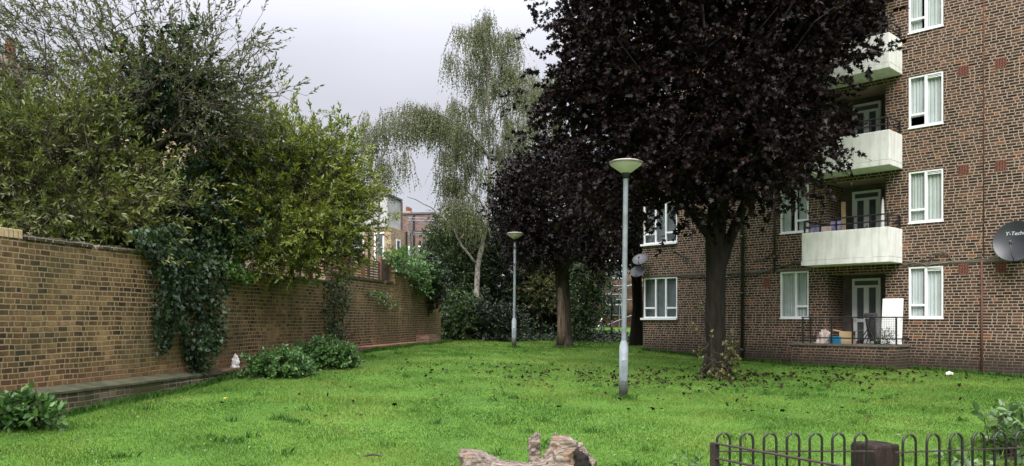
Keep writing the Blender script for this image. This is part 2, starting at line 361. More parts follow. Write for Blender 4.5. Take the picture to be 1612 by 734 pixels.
_A = np.zeros((_n + 3, _n + 3)); _A[:_n, :_n] = _K; _A[:_n, _n] = 1; _A[:_n, _n + 1:] = TP[:, :2]; _A[_n:, :_n] = _A[:_n, _n:].T
_W = np.linalg.solve(_A, np.concatenate([TP[:, 2], np.zeros(3)]))
def zt(x, y):
    x = np.asarray(x, float); y = np.asarray(y, float)
    xc = np.clip(x, -60, 60); yc = np.clip(y, -20, 80)
    q = np.stack([xc, yc], -1)[..., None, :] - TP[:, :2]
    z = (_tps((q ** 2).sum(-1)) * _W[:_n]).sum(-1) + _W[_n] + _W[_n + 1] * xc + _W[_n + 2] * yc
    z = z + .02 * np.sin(x * 1.3 + .5 * y) * np.sin(y * .9) + .012 * np.sin(x * 3.1) * np.sin(y * 2.7 + 1)
    return np.clip(z, -1.9, -.4)
def ground(px, py):
    """the point of the lawn seen at a photo pixel"""
    Y = np.linspace(5, 90, 3400); X = (px - CX) / FPX * Y
    d = (HY - py) / FPX * Y - zt(X, Y)
    i = int(np.argmax(d < 0)); return Vector((X[i], Y[i], float(zt(X[i], Y[i]))))
gx = np.concatenate([[-400, -150, -80, -45], np.arange(-30, 30.1, .5), [45, 80, 150, 400]])
gy = np.concatenate([[-300, -80, -30, -12], np.arange(-4, 62, .5), [70, 85, 120, 200, 600]])
GX, GY = np.meshgrid(gx, gy); GZ = zt(GX, GY)
vs = np.stack([GX, GY, GZ], -1).reshape(-1, 3); nx = len(gx)
fs = [(j * nx + i, j * nx + i + 1, (j + 1) * nx + i + 1, (j + 1) * nx + i) for j in range(len(gy) - 1) for i in range(nx - 1)]
me = bpy.data.meshes.new('ground'); me.from_pydata(vs.tolist(), [], fs); me.materials.append(M_['ground']); me.shade_smooth()
go = bpy.data.objects.new('ground', me); C.objects.link(go); tag(go, kind='structure')

# ------------------------------------------------------------------ brown brick flats
U = np.array((.7002, -.7139)); NO = np.array((-.7139, -.7002)); COR = np.array((4.64, 28.14)); CF = 32.24
ZB = -1.45; RZ = math.atan2(U[1], U[0])
def F(px, py, p=0.):
    """photo pixel -> (s along the front, z) on the plane p metres in front of it"""
    k = (px - CX) / FPX; Y = (CF - 1.4007 * p) / (k + .9808); X = k * Y
    return float((X - COR[0]) * U[0] + (Y - COR[1]) * U[1]), (HY - py) * Y / FPX - ZB
flats = thing('block_of_flats', 'brown brick block of flats with white window frames and white balconies', 'apartment block', (COR[0], COR[1], ZB), RZ)
ST = 2.6
NST = 5
TOP = 2.6 * 4 + 3.2 - ZB
LEN, DEP = 26.0, 9.0
def rect(px0, px1, py0, py1, k=0, k0=0):
    a, z1 = F(px0, py0); b_, z0 = F(px1, (py1)); 
    return a, b_
wins = []
zs = lambda z: z - ZB
for k in range(NST):
    zb = zs(0.02) + ST * k
    a, _ = F(1013, 500); b_, _ = F(1066, 500); wins.append(('A', a, b_, zb, zb + 1.42, k))
    a, _ = F(1228, 500); b_, _ = F(1273, 500); wins.append(('B', a, b_, zb, zb + 1.42, k))
    a, _ = F(1430, 500); b_, _ = F(1485, 500); wins.append(('C', a, b_, zb, zb + 1.40, k))
    wins.append(('C', b_ + 4.4, b_ + 5.35, zb, zb + 1.40, k)); wins.append(('B', b_ + 8, b_ + 8.9, zb, zb + 1.40, k))
RA = F(1303, 500)[0]; RB = F(1394, 500)[0]; RD = 1.05
recs = [(RA, RB, zs(-.82) + ST * k, zs(-.82) + ST * k + (2.2 if k else 2.12)) for k in range(NST)]
holes = [(a, b_, z0, z1) for (_, a, b_, z0, z1, _) in wins] + recs
xs = sorted({0., LEN} | {v for h in holes for v in h[:2]}); zz_ = sorted({-.6, TOP} | {v for h in holes for v in h[2:]})
wb = MB()
for i in range(len(xs) - 1):
    for j in range(len(zz_) - 1):
        cx_, cz_ = (xs[i] + xs[i + 1]) / 2, (zz_[j] + zz_[j + 1]) / 2
        if any(h[0] < cx_ < h[1] and h[2] < cz_ < h[3] for h in holes): continue
        wb.quad((xs[i], 0, zz_[j]), (xs[i + 1], 0, zz_[j]), (xs[i + 1], 0, zz_[j + 1]), (xs[i], 0, zz_[j + 1]))
wb.quad((0, DEP, -.6), (0, 0, -.6), (0, 0, TOP), (0, DEP, TOP)); wb.quad((LEN, 0, -.6), (LEN, DEP, -.6), (LEN, DEP, TOP), (LEN, 0, TOP))
wb.quad((LEN, DEP, -.6), (0, DEP, -.6), (0, DEP, TOP), (LEN, DEP, TOP))
for a, b_, z0, z1 in holes:
    d = RD if (a, b_, z0, z1) in recs else .14
    wb.quad((a, 0, z0), (a, d, z0), (a, d, z1), (a, 0, z1)); wb.quad((b_, d, z0), (b_, 0, z0), (b_, 0, z1), (b_, d, z1))
    wb.quad((a, 0, z0), (b_, 0, z0), (b_, d, z0), (a, d, z0)); wb.quad((a, d, z1), (b_, d, z1), (b_, 0, z1), (a, 0, z1))
wb.build('wall', M_['flat_brick'], flats)
rf = MB(); rf.box(-.15, LEN + .15, -.15, DEP + .15, TOP, TOP + .2); rf.build('roof', M_['band'], flats)
rb = MB()
for a, b_, z0, z1 in recs: rb.quad((a, RD - .002, z0), (b_, RD - .002, z0), (b_, RD - .002, z1), (a, RD - .002, z1))
rb.build('recess_wall', M_['band'], flats)

def frame_bars(a, b_, z0, z1, bars, y0, y1, t=.055):
    q = MB()
    q.box(a, a + t, y0, y1, z0, z1); q.box(b_ - t, b_, y0, y1, z0, z1); q.box(a + t, b_ - t, y0, y1, z0, z0 + t); q.box(a + t, b_ - t, y0, y1, z1 - t, z1)
    for x0, x1, zz0, zz1 in bars: q.box(x0, x1, y0 + .004, y1 - .004, zz0, zz1)
    return q
def curtain(a, b_, z0, z1, y, m, parent, seed=0):
    r = random.Random(seed); n = 26; q = MB(); ph = r.random() * 6
    prev = None
    for i in range(n + 1):
        x = a + (b_ - a) * i / n; yy = y + .018 * math.sin(i * 1.35 + ph) + .01 * math.sin(i * 2.9 + ph)
        cur = ((x, yy, z0), (x, yy, z1))
        if prev: q.quad(prev[0], cur[0], cur[1], prev[1])
        prev = cur
    return q.build('curtain', m, parent)
def window(typ, a, b_, z0, z1, k):
    t = .05; bars = []; W = b_ - a
    tz = z0 + (z1 - z0) * .25
    if typ == 'A':
        m1, m2 = a + W * .36, a + W * .66
        bars += [(m1 - .03, m1 + .03, z0 + t, z1 - t), (m2 - .03, m2 + .03, z0 + t, z1 - t), (a + t, m1 - .03, tz - .03, tz + .03), (m2 + .03, b_ - t, tz - .03, tz + .03)]
    elif typ == 'B':
        m1 = a + W * .55
        bars += [(m1 - .035, m1 + .035, z0 + t, z1 - t), (m1 + .035, b_ - t, tz - .03, tz + .03)]
    else:
        m1 = a + W * .5
        bars += [(m1 - .035, m1 + .035, z0 + t, z1 - t), (a + t, m1 - .035, tz - .03, tz + .03), (m1 + .035, b_ - t, z1 - .13, z1 - .11), (m1 + .035, b_ - t, z1 - .09, z1 - .075)]
    y0 = .012
    f = frame_bars(a + .002, b_ - .002, z0 + .002, z1 - .002, bars, y0, y0 + .07, t).build('window', M_['upvc'], flats, bevel=.006)
    q = MB(); q.quad((a + t, y0 + .04, z0 + t), (b_ - t, y0 + .04, z0 + t), (b_ - t, y0 + .04, z1 - t), (a + t, y0 + .04, z1 - t)); q.build('pane', M_['glass'], f)
    s_ = MB()
    if typ == 'A': s_.box(a - .08, b_ + .02, -.09, -.002, z0 - .06, z0 + .01)
    else: s_.box(a - .012, b_ + .012, -.03, -.002, z0 - .035, z0 + .004)
    s_.build('sill', M_['upvc'], f, bevel=.006)
    cm = {'A': 'curtain_grey', 'B': 'curtain', 'C': ['curtain', 'curtain_green', 'curtain', 'curtain_green', 'curtain'][k]}[typ]
    if typ == 'A': curtain(a, b_, z0, z1, .16, M_[cm], f, k)
    elif typ == 'B':
        g0, g1 = [(.5, .54), (.34, .62), (.5, .5), (.28, .58), (.45, .7)][k]; curtain(a - .05, a + W * g0, z0, z1, .115, M_[cm], f, k); curtain(a + W * g1, b_ + .05, z0, z1, .115, M_[cm], f, k + 9)
    else:
        g0, g1 = [(.40, .5), (.42, .47), (.5, .51), (.36, .52), (.45, .6)][k]; curtain(a - .05, a + W * g0, z0 + (.3 if k == 2 else 0), z1, .115, M_[cm], f, k); curtain(a + W * g1, b_ + .05, z0, z1, .115, M_[cm], f, k + 9)
for wv in wins: window(*wv)
# doors at the back of each recess
def door(k):
    zf = zs(-.82) + ST * k
    a, b_ = F(1343, 500, -RD)[0], F(1388, 500, -RD)[0]; h = 2.02; t = .07; y1 = RD - .004; y0 = y1 - .08
    mid = (a + b_) / 2; ht = zf + 1.78
    bars = [(a + t, b_ - t, ht - .035, ht + .035), (mid - .075, mid + .075, zf + t, ht - .035), (a + t, mid - .075, zf + t, zf + .16), (mid + .075, b_ - t, zf + t, zf + .16),
            (a + t, mid - .075, zf + .72, zf + .82), (mid + .075, b_ - t, zf + .72, zf + .82), (a + t, a + t + .07, zf + t, ht), (b_ - t - .07, b_ - t, zf + t, ht)]
    q = frame_bars(a, b_, zf, zf + h, bars, y0, y1, t); d = q.build('door', M_['upvc'], flats, bevel=.006)
    g = MB(); g.quad((a + t, y0 + .05, zf + t), (b_ - t, y0 + .05, zf + t), (b_ - t, y0 + .05, zf + h - t), (a + t, y0 + .05, zf + h - t)); g.build('pane', M_['farglass'], d)
    hm = MB(); hm.box(mid + .02, mid + .05, y0 - .04, y0 + .002, zf + .86, zf + .98); hm.box(mid - .05, mid + .04, y0 - .06, y0 - .04, zf + .9, zf + .925); hm.build('handle', M_['galv'], d)
for k in range(NST): door(k)
# balconies
PB = .95
BL = F(1262, 400, PB)[0]; BR = F(1400, 400, PB)[0]
def balcony(k):
    z0, z1 = zs(1.53) + ST * (k - 1), zs(2.47) + ST * (k - 1); q = MB(); t = .12
    q.box(BL, BR, -PB, -.003, z0, z0 + .14)
    q.box(BL, BR, -PB, -PB + t, z0 + .143, z1); q.box(BL, BL + t, -PB + t + .001, -.003, z0 + .143, z1); q.box(BR - t, BR, -PB + t + .001, -.003, z0 + .143, z1)
    b = q.build('balcony', M_['render'], flats, bevel=.012)
    l = MB(); l.box(BL - .012, BR + .012, -PB - .012, -PB - .002, z0 + .002, z0 + .13); l.build('slab_edge', M_['render'], b)
    r = MB(); yr = -PB + t / 2
    for zz in (z1 + .17, z1 + .35): r.tube([(BL + .06, -.01, zz), (BL + .06, yr, zz), (BR - .06, yr, zz), (BR - .06, -.01, zz)], .022, 6)
    n = 5
    for i in range(n + 1):
        x = BL + .06 + (BR - BL - .12) * i / n; r.box(x - .02, x + .02, yr - .02, yr + .02, z1, z1 + .35)
    r.box(BR - .08, BR - .04, -.05, -.01, z1, z1 + .35); r.build('railing', M_['metal_black'], b)
for k in range(1, NST): balcony(k)
# ground floor terrace
TL = F(1245, 545, 1.0)[0]; TR = F(1409, 545, 1.0)[0]; TZ = zs(-.70)
q = MB(); q.box(TL, TR, -1.0, -.003, -.6, TZ - .06); tp = q.build('terrace', M_['flat_brick'], flats)
q = MB(); q.box(TL - .03, TR + .03, -1.03, -.003, TZ - .057, TZ); q.build('coping', M_['band'], tp)
r = MB()
zr0, zr1 = TZ + .06, TZ + .74
xa, xb = F(1262, 520, .93)[0], F(1411, 520, .93)[0]
for zz in (zr1, TZ + .16): r.tube([(xa, -.02, zz), (xa, -.93, zz), (xb, -.93, zz), (xb, -.02, zz)], .02, 6)
for p in (1264, 1276, 1309, 1342, 1377, 1411):
    x = F(p, 520, .93)[0]; r.box(x - .018, x + .018, -.948, -.912, TZ, zr1)
r.build('railing', M_['metal_black'], tp)
wm = MB()
for i in range(16):
    x = xb - .03 - i * .045; wm.tube([(x, -.925, TZ + .16), (x, -.925, zr1)], .003, 3, False)
for i in range(9):
    zz = TZ + .2 + i * .06; wm.tube([(xb, -.925, zz), (xb - .72, -.925, zz)], .003, 3, False)
wm.build('wire_mesh', M_['metal_black'], tp)
# band, pipes, vents, cables
q = MB()
for a, b_ in ((-.02, F(1262, 420)[0] + .3), (F(1421, 420)[0] + .02, LEN)): q.box(a, b_, -.03, -.002, zs(1.47), zs(1.53))
q.build('string_course', M_['band'], flats)
def fpipe(name, px, r, m, z0=0, z1=TOP, clips=True, y=-.07):
    s_ = F(px, 500)[0]; q = MB(); q.tube([(s_, y, z0), (s_, y, z1)], r, 10)
    if clips:
        zz = z0 + .4
        while zz < z1: q.tube([(s_, y, zz), (s_, y, zz + .1)], r * 1.35, 10); q.box(s_ - r * 1.6, s_ + r * 1.6, y, -.002, zz + .03, zz + .06); zz += 1.8
    q.build(name, m, flats, True)
fpipe('drainpipe', 1170, .05, M_['pipe_black'])
fpipe('drainpipe', 1221, .035, M_['pipe_black'], zs(1.45), zs(5.0))
fpipe('conduit', 1546, .028, M_['pipe_red'], -.2, zs(1.5), False, -.032)
fpipe('conduit', 1549, .012, M_['terracotta'], zs(1.5), TOP, False, -.014)
for k in range(NST):
    for px in (1517, 1576):
        s_ = F(px, 423)[0]; z0 = zs(1.17) + ST * k; q = MB(); q.box(s_ - .12, s_ + .12, -.012, .0, z0, z0 + .27); v = q.build('air_brick', M_['terracotta'], flats)
        h = MB()
        for i in range(4):
            for j in range(6):
                x = s_ - .09 + i * .06 + (j % 2) * .015 - .007; zz = z0 + .03 + j * .04; h.box(x - .016, x + .016, -.016, -.013, zz - .006, zz + .018)
        h.build('hole', M_['dark'], v)
s_, z_ = F(1207, 445); q = MB(); q.box(s_ - .11, s_ + .11, -.015, 0, z_ - .14, z_ + .14)
v = q.build('air_brick', M_['terracotta'], flats)
h = MB(); [h.box(s_ - .09, s_ + .09, -.019, -.016, z_ - .1 + i * .05, z_ - .085 + i * .05) for i in range(5)]; h.build('hole', M_['dark'], v)
def fcable(pts, m, r=.011):
    P = [F(*p) for p in pts]; q = MB()
    out_ = []
    for i in range(len(P) - 1):
        for t in (0, .25, .5, .75):
            out_.append((P[i][0] + (P[i + 1][0] - P[i][0]) * t, -.03, P[i][1] + (P[i + 1][1] - P[i][1]) * t + .012 * math.sin(i * 3 + t * 6)))
    out_.append((P[-1][0], -.03, P[-1][1])); q.tube(out_, r, 5); q.build('cable', m, flats, True)
fcable([(1422, 411), (1440, 413), (1460, 418), (1500, 412), (1530, 410), (1560, 407), (1580, 404)], M_['cable'])
fcable([(1450, 410), (1470, 398), (1490, 396), (1500, 410), (1520, 412), (1545, 402), (1548, 395)], M_['cable'], .009)
fcable([(1430, 417), (1455, 413), (1480, 401), (1500, 403)], M_['cable_dark'], .012)
fcable([(1070, 437), (1100, 436), (1140, 438), (1168, 433), (1190, 434), (1215, 424), (1240, 418), (1262, 412), (1290, 417), (1320, 413)], M_['cable_dark'], .018)
fcable([(1222, 425), (1223, 470), (1217, 490), (1210, 500), (1215, 507), (1228, 500)], M_['cable'], .01)
fcable([(1060, 395), (1081, 405), (1082, 415)], M_['cable_dark'], .02)
fcable([(1190, 410), (1205, 407), (1215, 400), (1221, 395)], M_['cable_dark'], .02)

def fworld(s_, y, z): 
    """point of the flats' own frame -> world (z counted from ZB)"""
    p = COR + U * s_ - NO * y; return (float(p[0]), float(p[1]), z + ZB)
# things on the terrace
def on_terrace(px, p): 
    s_ = F(px, 540, p)[0]; return fworld(s_, -p, TZ)
t = thing('cardboard_box', 'open brown cardboard box with wide flaps standing on the ground floor terrace', 'box', on_terrace(1334, .62), RZ)
q = MB(); q.box(-.17, .17, -.14, .14, 0, .34); q.build('carton', M_['card'], t)
for sgn in (-1, 1):
    q = MB(); q.v = [(sgn * .17, -.14, .342), (sgn * .42, -.15, .385), (sgn * .42, .15, .385), (sgn * .17, .14, .342), (sgn * .17, -.14, .346), (sgn * .42, -.15, .389), (sgn * .42, .15, .389), (sgn * .17, .14, .346)]
    q.f = [(0, 1, 2, 3), (7, 6, 5, 4), (0, 4, 5, 1), (1, 5, 6, 2), (2, 6, 7, 3)]; q.build('flap', M_['card'], t)
t = thing('storage_crate', 'low blue plastic crate beside the cardboard box on the terrace', 'crate', on_terrace(1317, .7), RZ)
q = MB(); q.box(-.16, .16, -.12, .12, 0, .17); q.box(-.175, .175, -.135, .135, .172, .2); q.build('crate', M_['blue'], t, bevel=.01)
def rag(name, label, cat, loc, sx, sy, sz, m, seed, rz=RZ):
    q = MB(); r = np.random.default_rng(seed); n1, n2 = 18, 10
    for j in range(n2 + 1):
        for i in range(n1):
            th = 2 * math.pi * i / n1; ph = math.pi / 2 * j / n2
            rr = math.cos(ph); p = Vector((math.cos(th) * rr, math.sin(th) * rr, math.sin(ph)))
            k = 1 + .55 * mnoise.noise(p * 2.3 + Vector((seed, 0, 0))) + .25 * mnoise.noise(p * 6)
            q.v.append((p.x * sx * k, p.y * sy * k, max(0, p.z * sz * k)))
    for j in range(n2):
        for i in range(n1): q.f.append((j * n1 + i, j * n1 + (i + 1) % n1, (j + 1) * n1 + (i + 1) % n1, (j + 1) * n1 + i))
    o = q.build(name, m, None, False); o.location = loc; o.rotation_euler = (0, 0, rz); return tag(o, label, cat)
rag('laundry_heap', 'crumpled pale pink cloth heaped at the left end of the terrace', 'cloth', on_terrace(1298, .6), .2, .18, .34, M_['cloth'], 3)
t = thing('folded_pushchair', 'folded black pushchair with crossed legs leaning beside the white board', 'pushchair', on_terrace(1370, .55), RZ)
q = MB()
for y in (-.12, .12):
    q.tube([(-.28, y, .02), (0, y, .45), (.08, y, .78)], .014, 6); q.tube([(.2, y, .02), (-.02, y, .5), (-.06, y, .8)], .014, 6); q.tube([(-.06, y, .02), (.1, y, .4)], .012, 6)
q.tube([(-.06, -.12, .8), (-.06, .12, .8)], .014, 6); q.tube([(.08, -.12, .78), (.08, .12, .78)], .014, 6); q.build('frame', M_['metal_black'], t)
q = MB(); q.box(-.14, .16, -.11, .11, .72, .86); q.build('hood', M_['fabric'], t, bevel=.03)
q = MB(); q.v = [(-.1, -.1, .7), (.12, -.1, .7), (.14, -.09, .2), (-.02, -.09, .15), (-.1, .1, .7), (.12, .1, .7), (.14, .09, .2), (-.02, .09, .15)]
q.f = [(0, 1, 2, 3), (4, 7, 6, 5), (0, 4, 5, 1), (1, 5, 6, 2), (2, 6, 7, 3), (3, 7, 4, 0)]; q.build('seat', M_['fabric'], t)
for x, y in ((-.28, -.12), (-.28, .12), (.2, -.12), (.2, .12)):
    q = MB(); q.tube([(x, y - .015, .05), (x, y + .015, .05)], .05, 14); q.build('wheel', M_['metal_black'], t)
t = thing('leaning_board', 'tall white board leaning at the right end of the terrace', 'board', on_terrace(1403, .45), RZ)
q = MB(); q.box(-.27, .27, -.03, .03, 0, 1.26); o = q.build('panel', M_['white'], t, bevel=.012); o.rotation_euler = (math.radians(-6), 0, 0)
# things on the first floor balcony
z1f = zs(1.53) + .143
t = thing('clothes_pile', 'lilac and white washing hung behind the first floor balcony railing', 'laundry', fworld(F(1300, 350, .5)[0], -.5, z1f), RZ)
for i, (dx, h, m_) in enumerate(((-.3, 1.05, 'lilac'), (.0, 1.0, 'cloth'), (.3, 1.12, 'lilac'))):
    q = MB(); n = 9
    for a in range(n):
        x0, x1 = dx - .16 + .32 * a / n, dx - .16 + .32 * (a + 1) / n; y = lambda x: .03 * math.sin(x * 30 + i)
        q.quad((x0, y(x0), .3), (x1, y(x1), .3), (x1, y(x1) * .3, h), (x0, y(x0) * .3, h))
    q.build('garment', M_[m_], t)
t = thing('plank', 'orange brown plank standing upright on the first floor balcony', 'plank', fworld(F(1328, 350, -.2)[0], .2, z1f), RZ)
q = MB(); q.box(-.06, .06, -.02, .02, 0, 1.75); q.build('board', M_['soldier'], t)
t = thing('folded_parasol', 'closed white parasol standing on the first floor balcony beside the door', 'parasol', fworld(F(1390, 350, -.1)[0], .1, z1f), RZ)
q = MB(); q.tube([(0, 0, 0), (0, 0, 1.75)], .018, 8); q.build('pole', M_['galv'], t); q = MB(); q.lathe([(.03, .6), (.07, .7), (.06, 1.2), (.035, 1.65), (.01, 1.72)], 12); q.build('canopy', M_['white'], t, True)

# satellite dishes
def dish(label, loc, face, r, m, wallpt, tilt=.0, lnb=True, group=None):
    t = thing('satellite_dish', label, 'satellite dish', loc)
    q = Vector(face).normalized().to_track_quat('Z', 'Y'); Rm = q.to_matrix().to_4x4()
    b = MB(); prof = [(r * i / 8, .22 * r * (i / 8) ** 2) for i in range(9)] + [(r * 1.02, .22 * r + .005), (r * 1.02, .2 * r)] + [(r * i / 8, .22 * r * (i / 8) ** 2 - .012) for i in range(8, -1, -1)]
    b.lathe(prof, 40); o = b.build('reflector', m, t, True); o.matrix_local = Rm
    a = MB(); a.tube([(0, -r * .98, .2 * r), (0, -r * .75, r * .55), (0, -r * .25, r * .78)], .013, 6); a.tube([(0, -r * .3, r * .70), (0, -r * .14, r * .86)], .03, 8)
    o = a.build('feed_arm', M_['dish_grey'], t, True); o.matrix_local = Rm
    w_ = Vector(wallpt) - Vector(loc); bk = Rm @ Vector((0, 0, -.06))
    a = MB(); a.tube([tuple(Rm @ Vector((0, 0, -.01))), tuple(bk), (w_.x, w_.y, bk.z - .12), (w_.x, w_.y, bk.z - .2)], .022, 8); a.build('bracket', M_['metal_black'], t)
    return t, Rm
def fdir(a, b_, c): v = U * a + NO * b_; return (float(v[0]), float(v[1]), c)
s_, z_ = F(1601, 381, .4)
big, bigR = dish('large black satellite dish lettered Techno at the right edge of the flats', fworld(s_, -.4, z_), fdir(-.12, 1, .18), .50, M_['dish'], fworld(s_ + .15, -.0, z_))
def lettering(body, size, parent, Mx, name='lettering'):
    cu = bpy.data.curves.new('lettering', 'FONT'); cu.body = body; cu.size = size; cu.extrude = .002; cu.align_x = 'CENTER'; cu.shear = .2
    to = bpy.data.objects.new('tmp_text', cu); C.objects.link(to)
    dg = bpy.context.evaluated_depsgraph_get(); me = bpy.data.meshes.new_from_object(to.evaluated_get(dg)); bpy.data.objects.remove(to)
    me.materials.clear(); me.materials.append(M_['text'])
    for v in me.vertices:                                   # lie on the bowl
        x, y, z = v.co; y += .17; rr = math.hypot(x, y); v.co = (x, y, .22 * .5 * (rr / .5) ** 2 + .006 + z)
    o = bpy.data.objects.new(name, me); C.objects.link(o); o.parent = parent; o.matrix_local = Mx
lettering('Y-Techno', .13, big, bigR)
for (px, py, lb) in ((1008, 410, 'upper of the two grey satellite dishes on the corner of the flats'), (1004, 429, 'lower of the two grey satellite dishes on the corner of the flats')):
    Y = 27.75; loc = ((px - CX) / FPX * Y, Y, (HY - py) / FPX * Y)
    dish(lb, loc, (-.35, -.75, .75), .265, M_['dish_grey'], (COR[0] + .02, COR[1] + .1, loc[2]))

# ------------------------------------------------------------------ yard wall on the left
KW = .195; AW = -9.406; WD = np.array((KW, 1)) / math.hypot(KW, 1); WN = np.array((WD[1], -WD[0]))     # WN points to the lawn
WRZ = math.atan2(WD[1], WD[0]); W0 = np.array((AW + KW * 11.2, 11.2)); ZW = -1.5
def WY(px, p=0.):
    return (-(AW) - p * math.hypot(KW, 1)) / (KW + (CX - px) / FPX)
def Wp(px, py, p=0.):
    """photo pixel -> (s, local z) on the plane p metres in front of the wall"""
    Y = WY(px, p); X = (px - CX) / FPX * Y
    return float((X - W0[0]) * WD[0] + (Y - W0[1]) * WD[1]), (HY - py) * Y / FPX - ZW
def wworld(s_, p, z): 
    q = W0 + WD * s_ + WN * p; return Vector((float(q[0]), float(q[1]), z + ZW))
wall = thing('brick_wall', 'tall old yellow stock brick garden wall running along the left of the lawn', 'wall', (W0[0], W0[1], ZW), WRZ)
zw = lambda z: z - ZW
segs = [(-13, Wp(338, 420)[0], zw(1.16)), (Wp(338, 420)[0], Wp(530, 440)[0], zw(.99)), (Wp(530, 440)[0], Wp(622, 440)[0], zw(1.21)), (Wp(622, 440)[0], Wp(652, 440)[0], zw(1.55)), (Wp(652, 440)[0], Wp(694, 440)[0], zw(1.25))]
q = MB()
for i, (a, b_, z1) in enumerate(segs): q.box(a, b_, 0, .34, -.5, z1)
q.build('masonry', M_['yard_brick'], wall)
# coping: buff soldier bricks at the near end, a plain weathered course beyond
a0 = Wp(35, 370)[0]; x = -3.0
sc = MB(); jn = MB()
while x < a0: sc.box(x, x + .07, -.012, .352, zw(1.163), zw(1.163) + .13); x += .083
sc.build('soldier_coping', M_['soldier'], wall, bevel=.006)
jn.box(-3.01, a0, -.004, .344, zw(1.162), zw(1.163) + .122); jn.build('mortar', M_['joint'], wall)
q = MB()
for i, (a, b_, z1) in enumerate(segs):
    a_ = max(a, a0 + .02) if i == 0 else a + .002; x = a_; rr_ = random.Random(i)
    while x < b_ - .1:
        L_ = min(rr_.uniform(.1, .23), b_ - .002 - x); dz_ = rr_.uniform(0, .022); dy_ = rr_.uniform(-.02, .01)
        if rr_.random() > .06: q.box(x, x + L_ - .012, -.03 + dy_, .37, z1 + .002, z1 + .062 + dz_)
        x += L_
q.build('coping', M_['plinth_brick'], wall)
# plinth with a mossy sloped top
pa, pb = -13, Wp(400, 580)[0]
q = MB(); zt1, zt0 = zw(-1.03), zw(-1.10); pr = .26
q.box(pa, pb, -pr, -.002, -.5, zt0)
q.build('plinth', M_['plinth_brick'], wall); q = MB()
q.v += [(pa, -pr - .02, zt0 + .002), (pb, -pr - .02, zt0 + .002), (pb, -.003, zt1), (pa, -.003, zt1)]; k = len(q.v) - 4; q.v += [(pa, -pr - .02, zt0 - .035), (pb, -pr - .02, zt0 - .035)]; q.f += [(k, k + 1, k + 2, k + 3), (k + 4, k + 5, k + 1, k)]
q.build('sloped_capping', M_['moss_cap'], wall)
q = MB(); ra, rb_ = Wp(330, 585)[0], Wp(402, 585)[0]; q.box(ra, rb_, -pr - .03, -.004, zw(-1.095), zw(-1.04)); q.build('ledge', M_['red_brick'], wall)
q = MB(); ra, rb_ = Wp(545, 550)[0], Wp(650, 550)[0]; q.box(ra, rb_, -.45, -.003, -.2, zw(-.84)); q.box(Wp(655, 550)[0], Wp(672, 550)[0], -.5, -.003, -.2, zw(-.62)); q.build('ledge', M_['red_brick'], wall)

# trellis fence on the wall
t0 = Wp(470, 440)[0]; t1 = Wp(622, 440)[0]
tr = thing('trellis_fence', 'brown slatted timber trellis fence standing on top of the garden wall', 'fence', wworld(t0, -.2, zw(1.0)), WRZ)
xs_ = [0] + [Wp(p, 440)[0] - t0 for p in (500, 547, 581, 607)] + [t1 - t0]
for i, x in enumerate(xs_):
    q = MB(); q.box(x - .055, x + .055, -.055, .055, 0, .95 + (.0 if i < 3 else .12)); q.build('post', M_['wood_red'], tr, bevel=.008)
for i in range(len(xs_) - 1):
    q = MB()
    if i < 4:
        zz = .26
        while zz < .9: q.box(xs_[i] + .06, xs_[i + 1] - .06, -.02, .0, zz, zz + .05); zz += .085
        x = xs_[i] + .4
        while x < xs_[i + 1] - .1: q.box(x, x + .03, .001, .02, .24, .9); x += .5
        q.build('slat_panel', M_['wood_dark'] if i > 2 else M_['wood_red'], tr)
    else:
        x = xs_[i] + .06
        while x < xs_[i + 1] - .06: q.box(x, x + .115, -.02, .0, .2, 1.02); x += .125
        q.build('board_panel', M_['wood_dark'], tr)

# ------------------------------------------------------------------ lamp posts
def lamp(label, base, H, lean=.011):
    t = thing('lamp_post', label, 'lamp post', base, 0, 'grey lamp posts on the lawn'); t.rotation_euler = (0, lean, 0)
    q = MB(); q.lathe([(.0, -.25), (.085, -.25), (.085, 1.0), (.085, 1.0), (.052, 1.12), (.0, 1.12)], 20); q.build('base_section', M_['lamp_grey'], t, True)
    q = MB(); q.box(-.05, .05, -.092, -.083, .35, .75); q.build('access_door', M_['lamp_grey'], t)
    q = MB(); q.lathe([(.05, 1.10), (.047, H - .24)], 16); q.build('shaft', M_['lamp_grey'], t, True)
    q = MB(); q.lathe([(.0, H - .30), (.055, H - .30), (.07, H - .24), (.085, H - .205), (.085, H - .19), (0, H - .19)], 20); q.build('collar', M_['metal_black'], t, True)
    q = MB(); q.lathe([(.07, H - .205), (.12, H - .17), (.29, H - .045), (.305, H - .02), (.305, H - .005)], 32); q.build('lamp_bowl', M_['bowl'], t, True)
    q = MB(); q.lathe([(.312, H - .03), (.318, H - .005), (.314, H + .012), (.26, H + .035), (.12, H + .06), (0, H + .065)], 32); q.build('cap', M_['bowl'], t, True)
    q = MB(); q.lathe([(.306, H - .028), (.318, H - .022), (.322, H - .004), (.318, H + .012), (.306, H + .012)], 32); q.build('rim', M_['band'], t, True)
    return t
g = ground(981, 629); lamp('grey lamp post with a conical bowl standing in the middle of the lawn', g, 4.5 * g.y / 15.1, .012)
g = ground(809, 548); lamp('farther grey lamp post standing before the dark trees', g, (548 - 368) / FPX * g.y, .01)
g = Vector((px2xy(963, 41), 41, float(zt(px2xy(963, 41), 41))))
t = thing('lamp_post', 'slim black lamp post in front of the scaffolded red house', 'lamp post', g)
q = MB(); q.tube([(0, 0, -.2), (0, 0, .9)], .07, 10); q.tube([(0, 0, .9), (0, 0, 3.45)], .04, 10); q.build('shaft', M_['metal_black'], t, True)
q = MB(); q.lathe([(.05, 3.42), (.13, 3.5), (.2, 3.62), (.2, 3.68), (0, 3.74)], 16); q.build('lamp_head', M_['metal_black'], t, True)

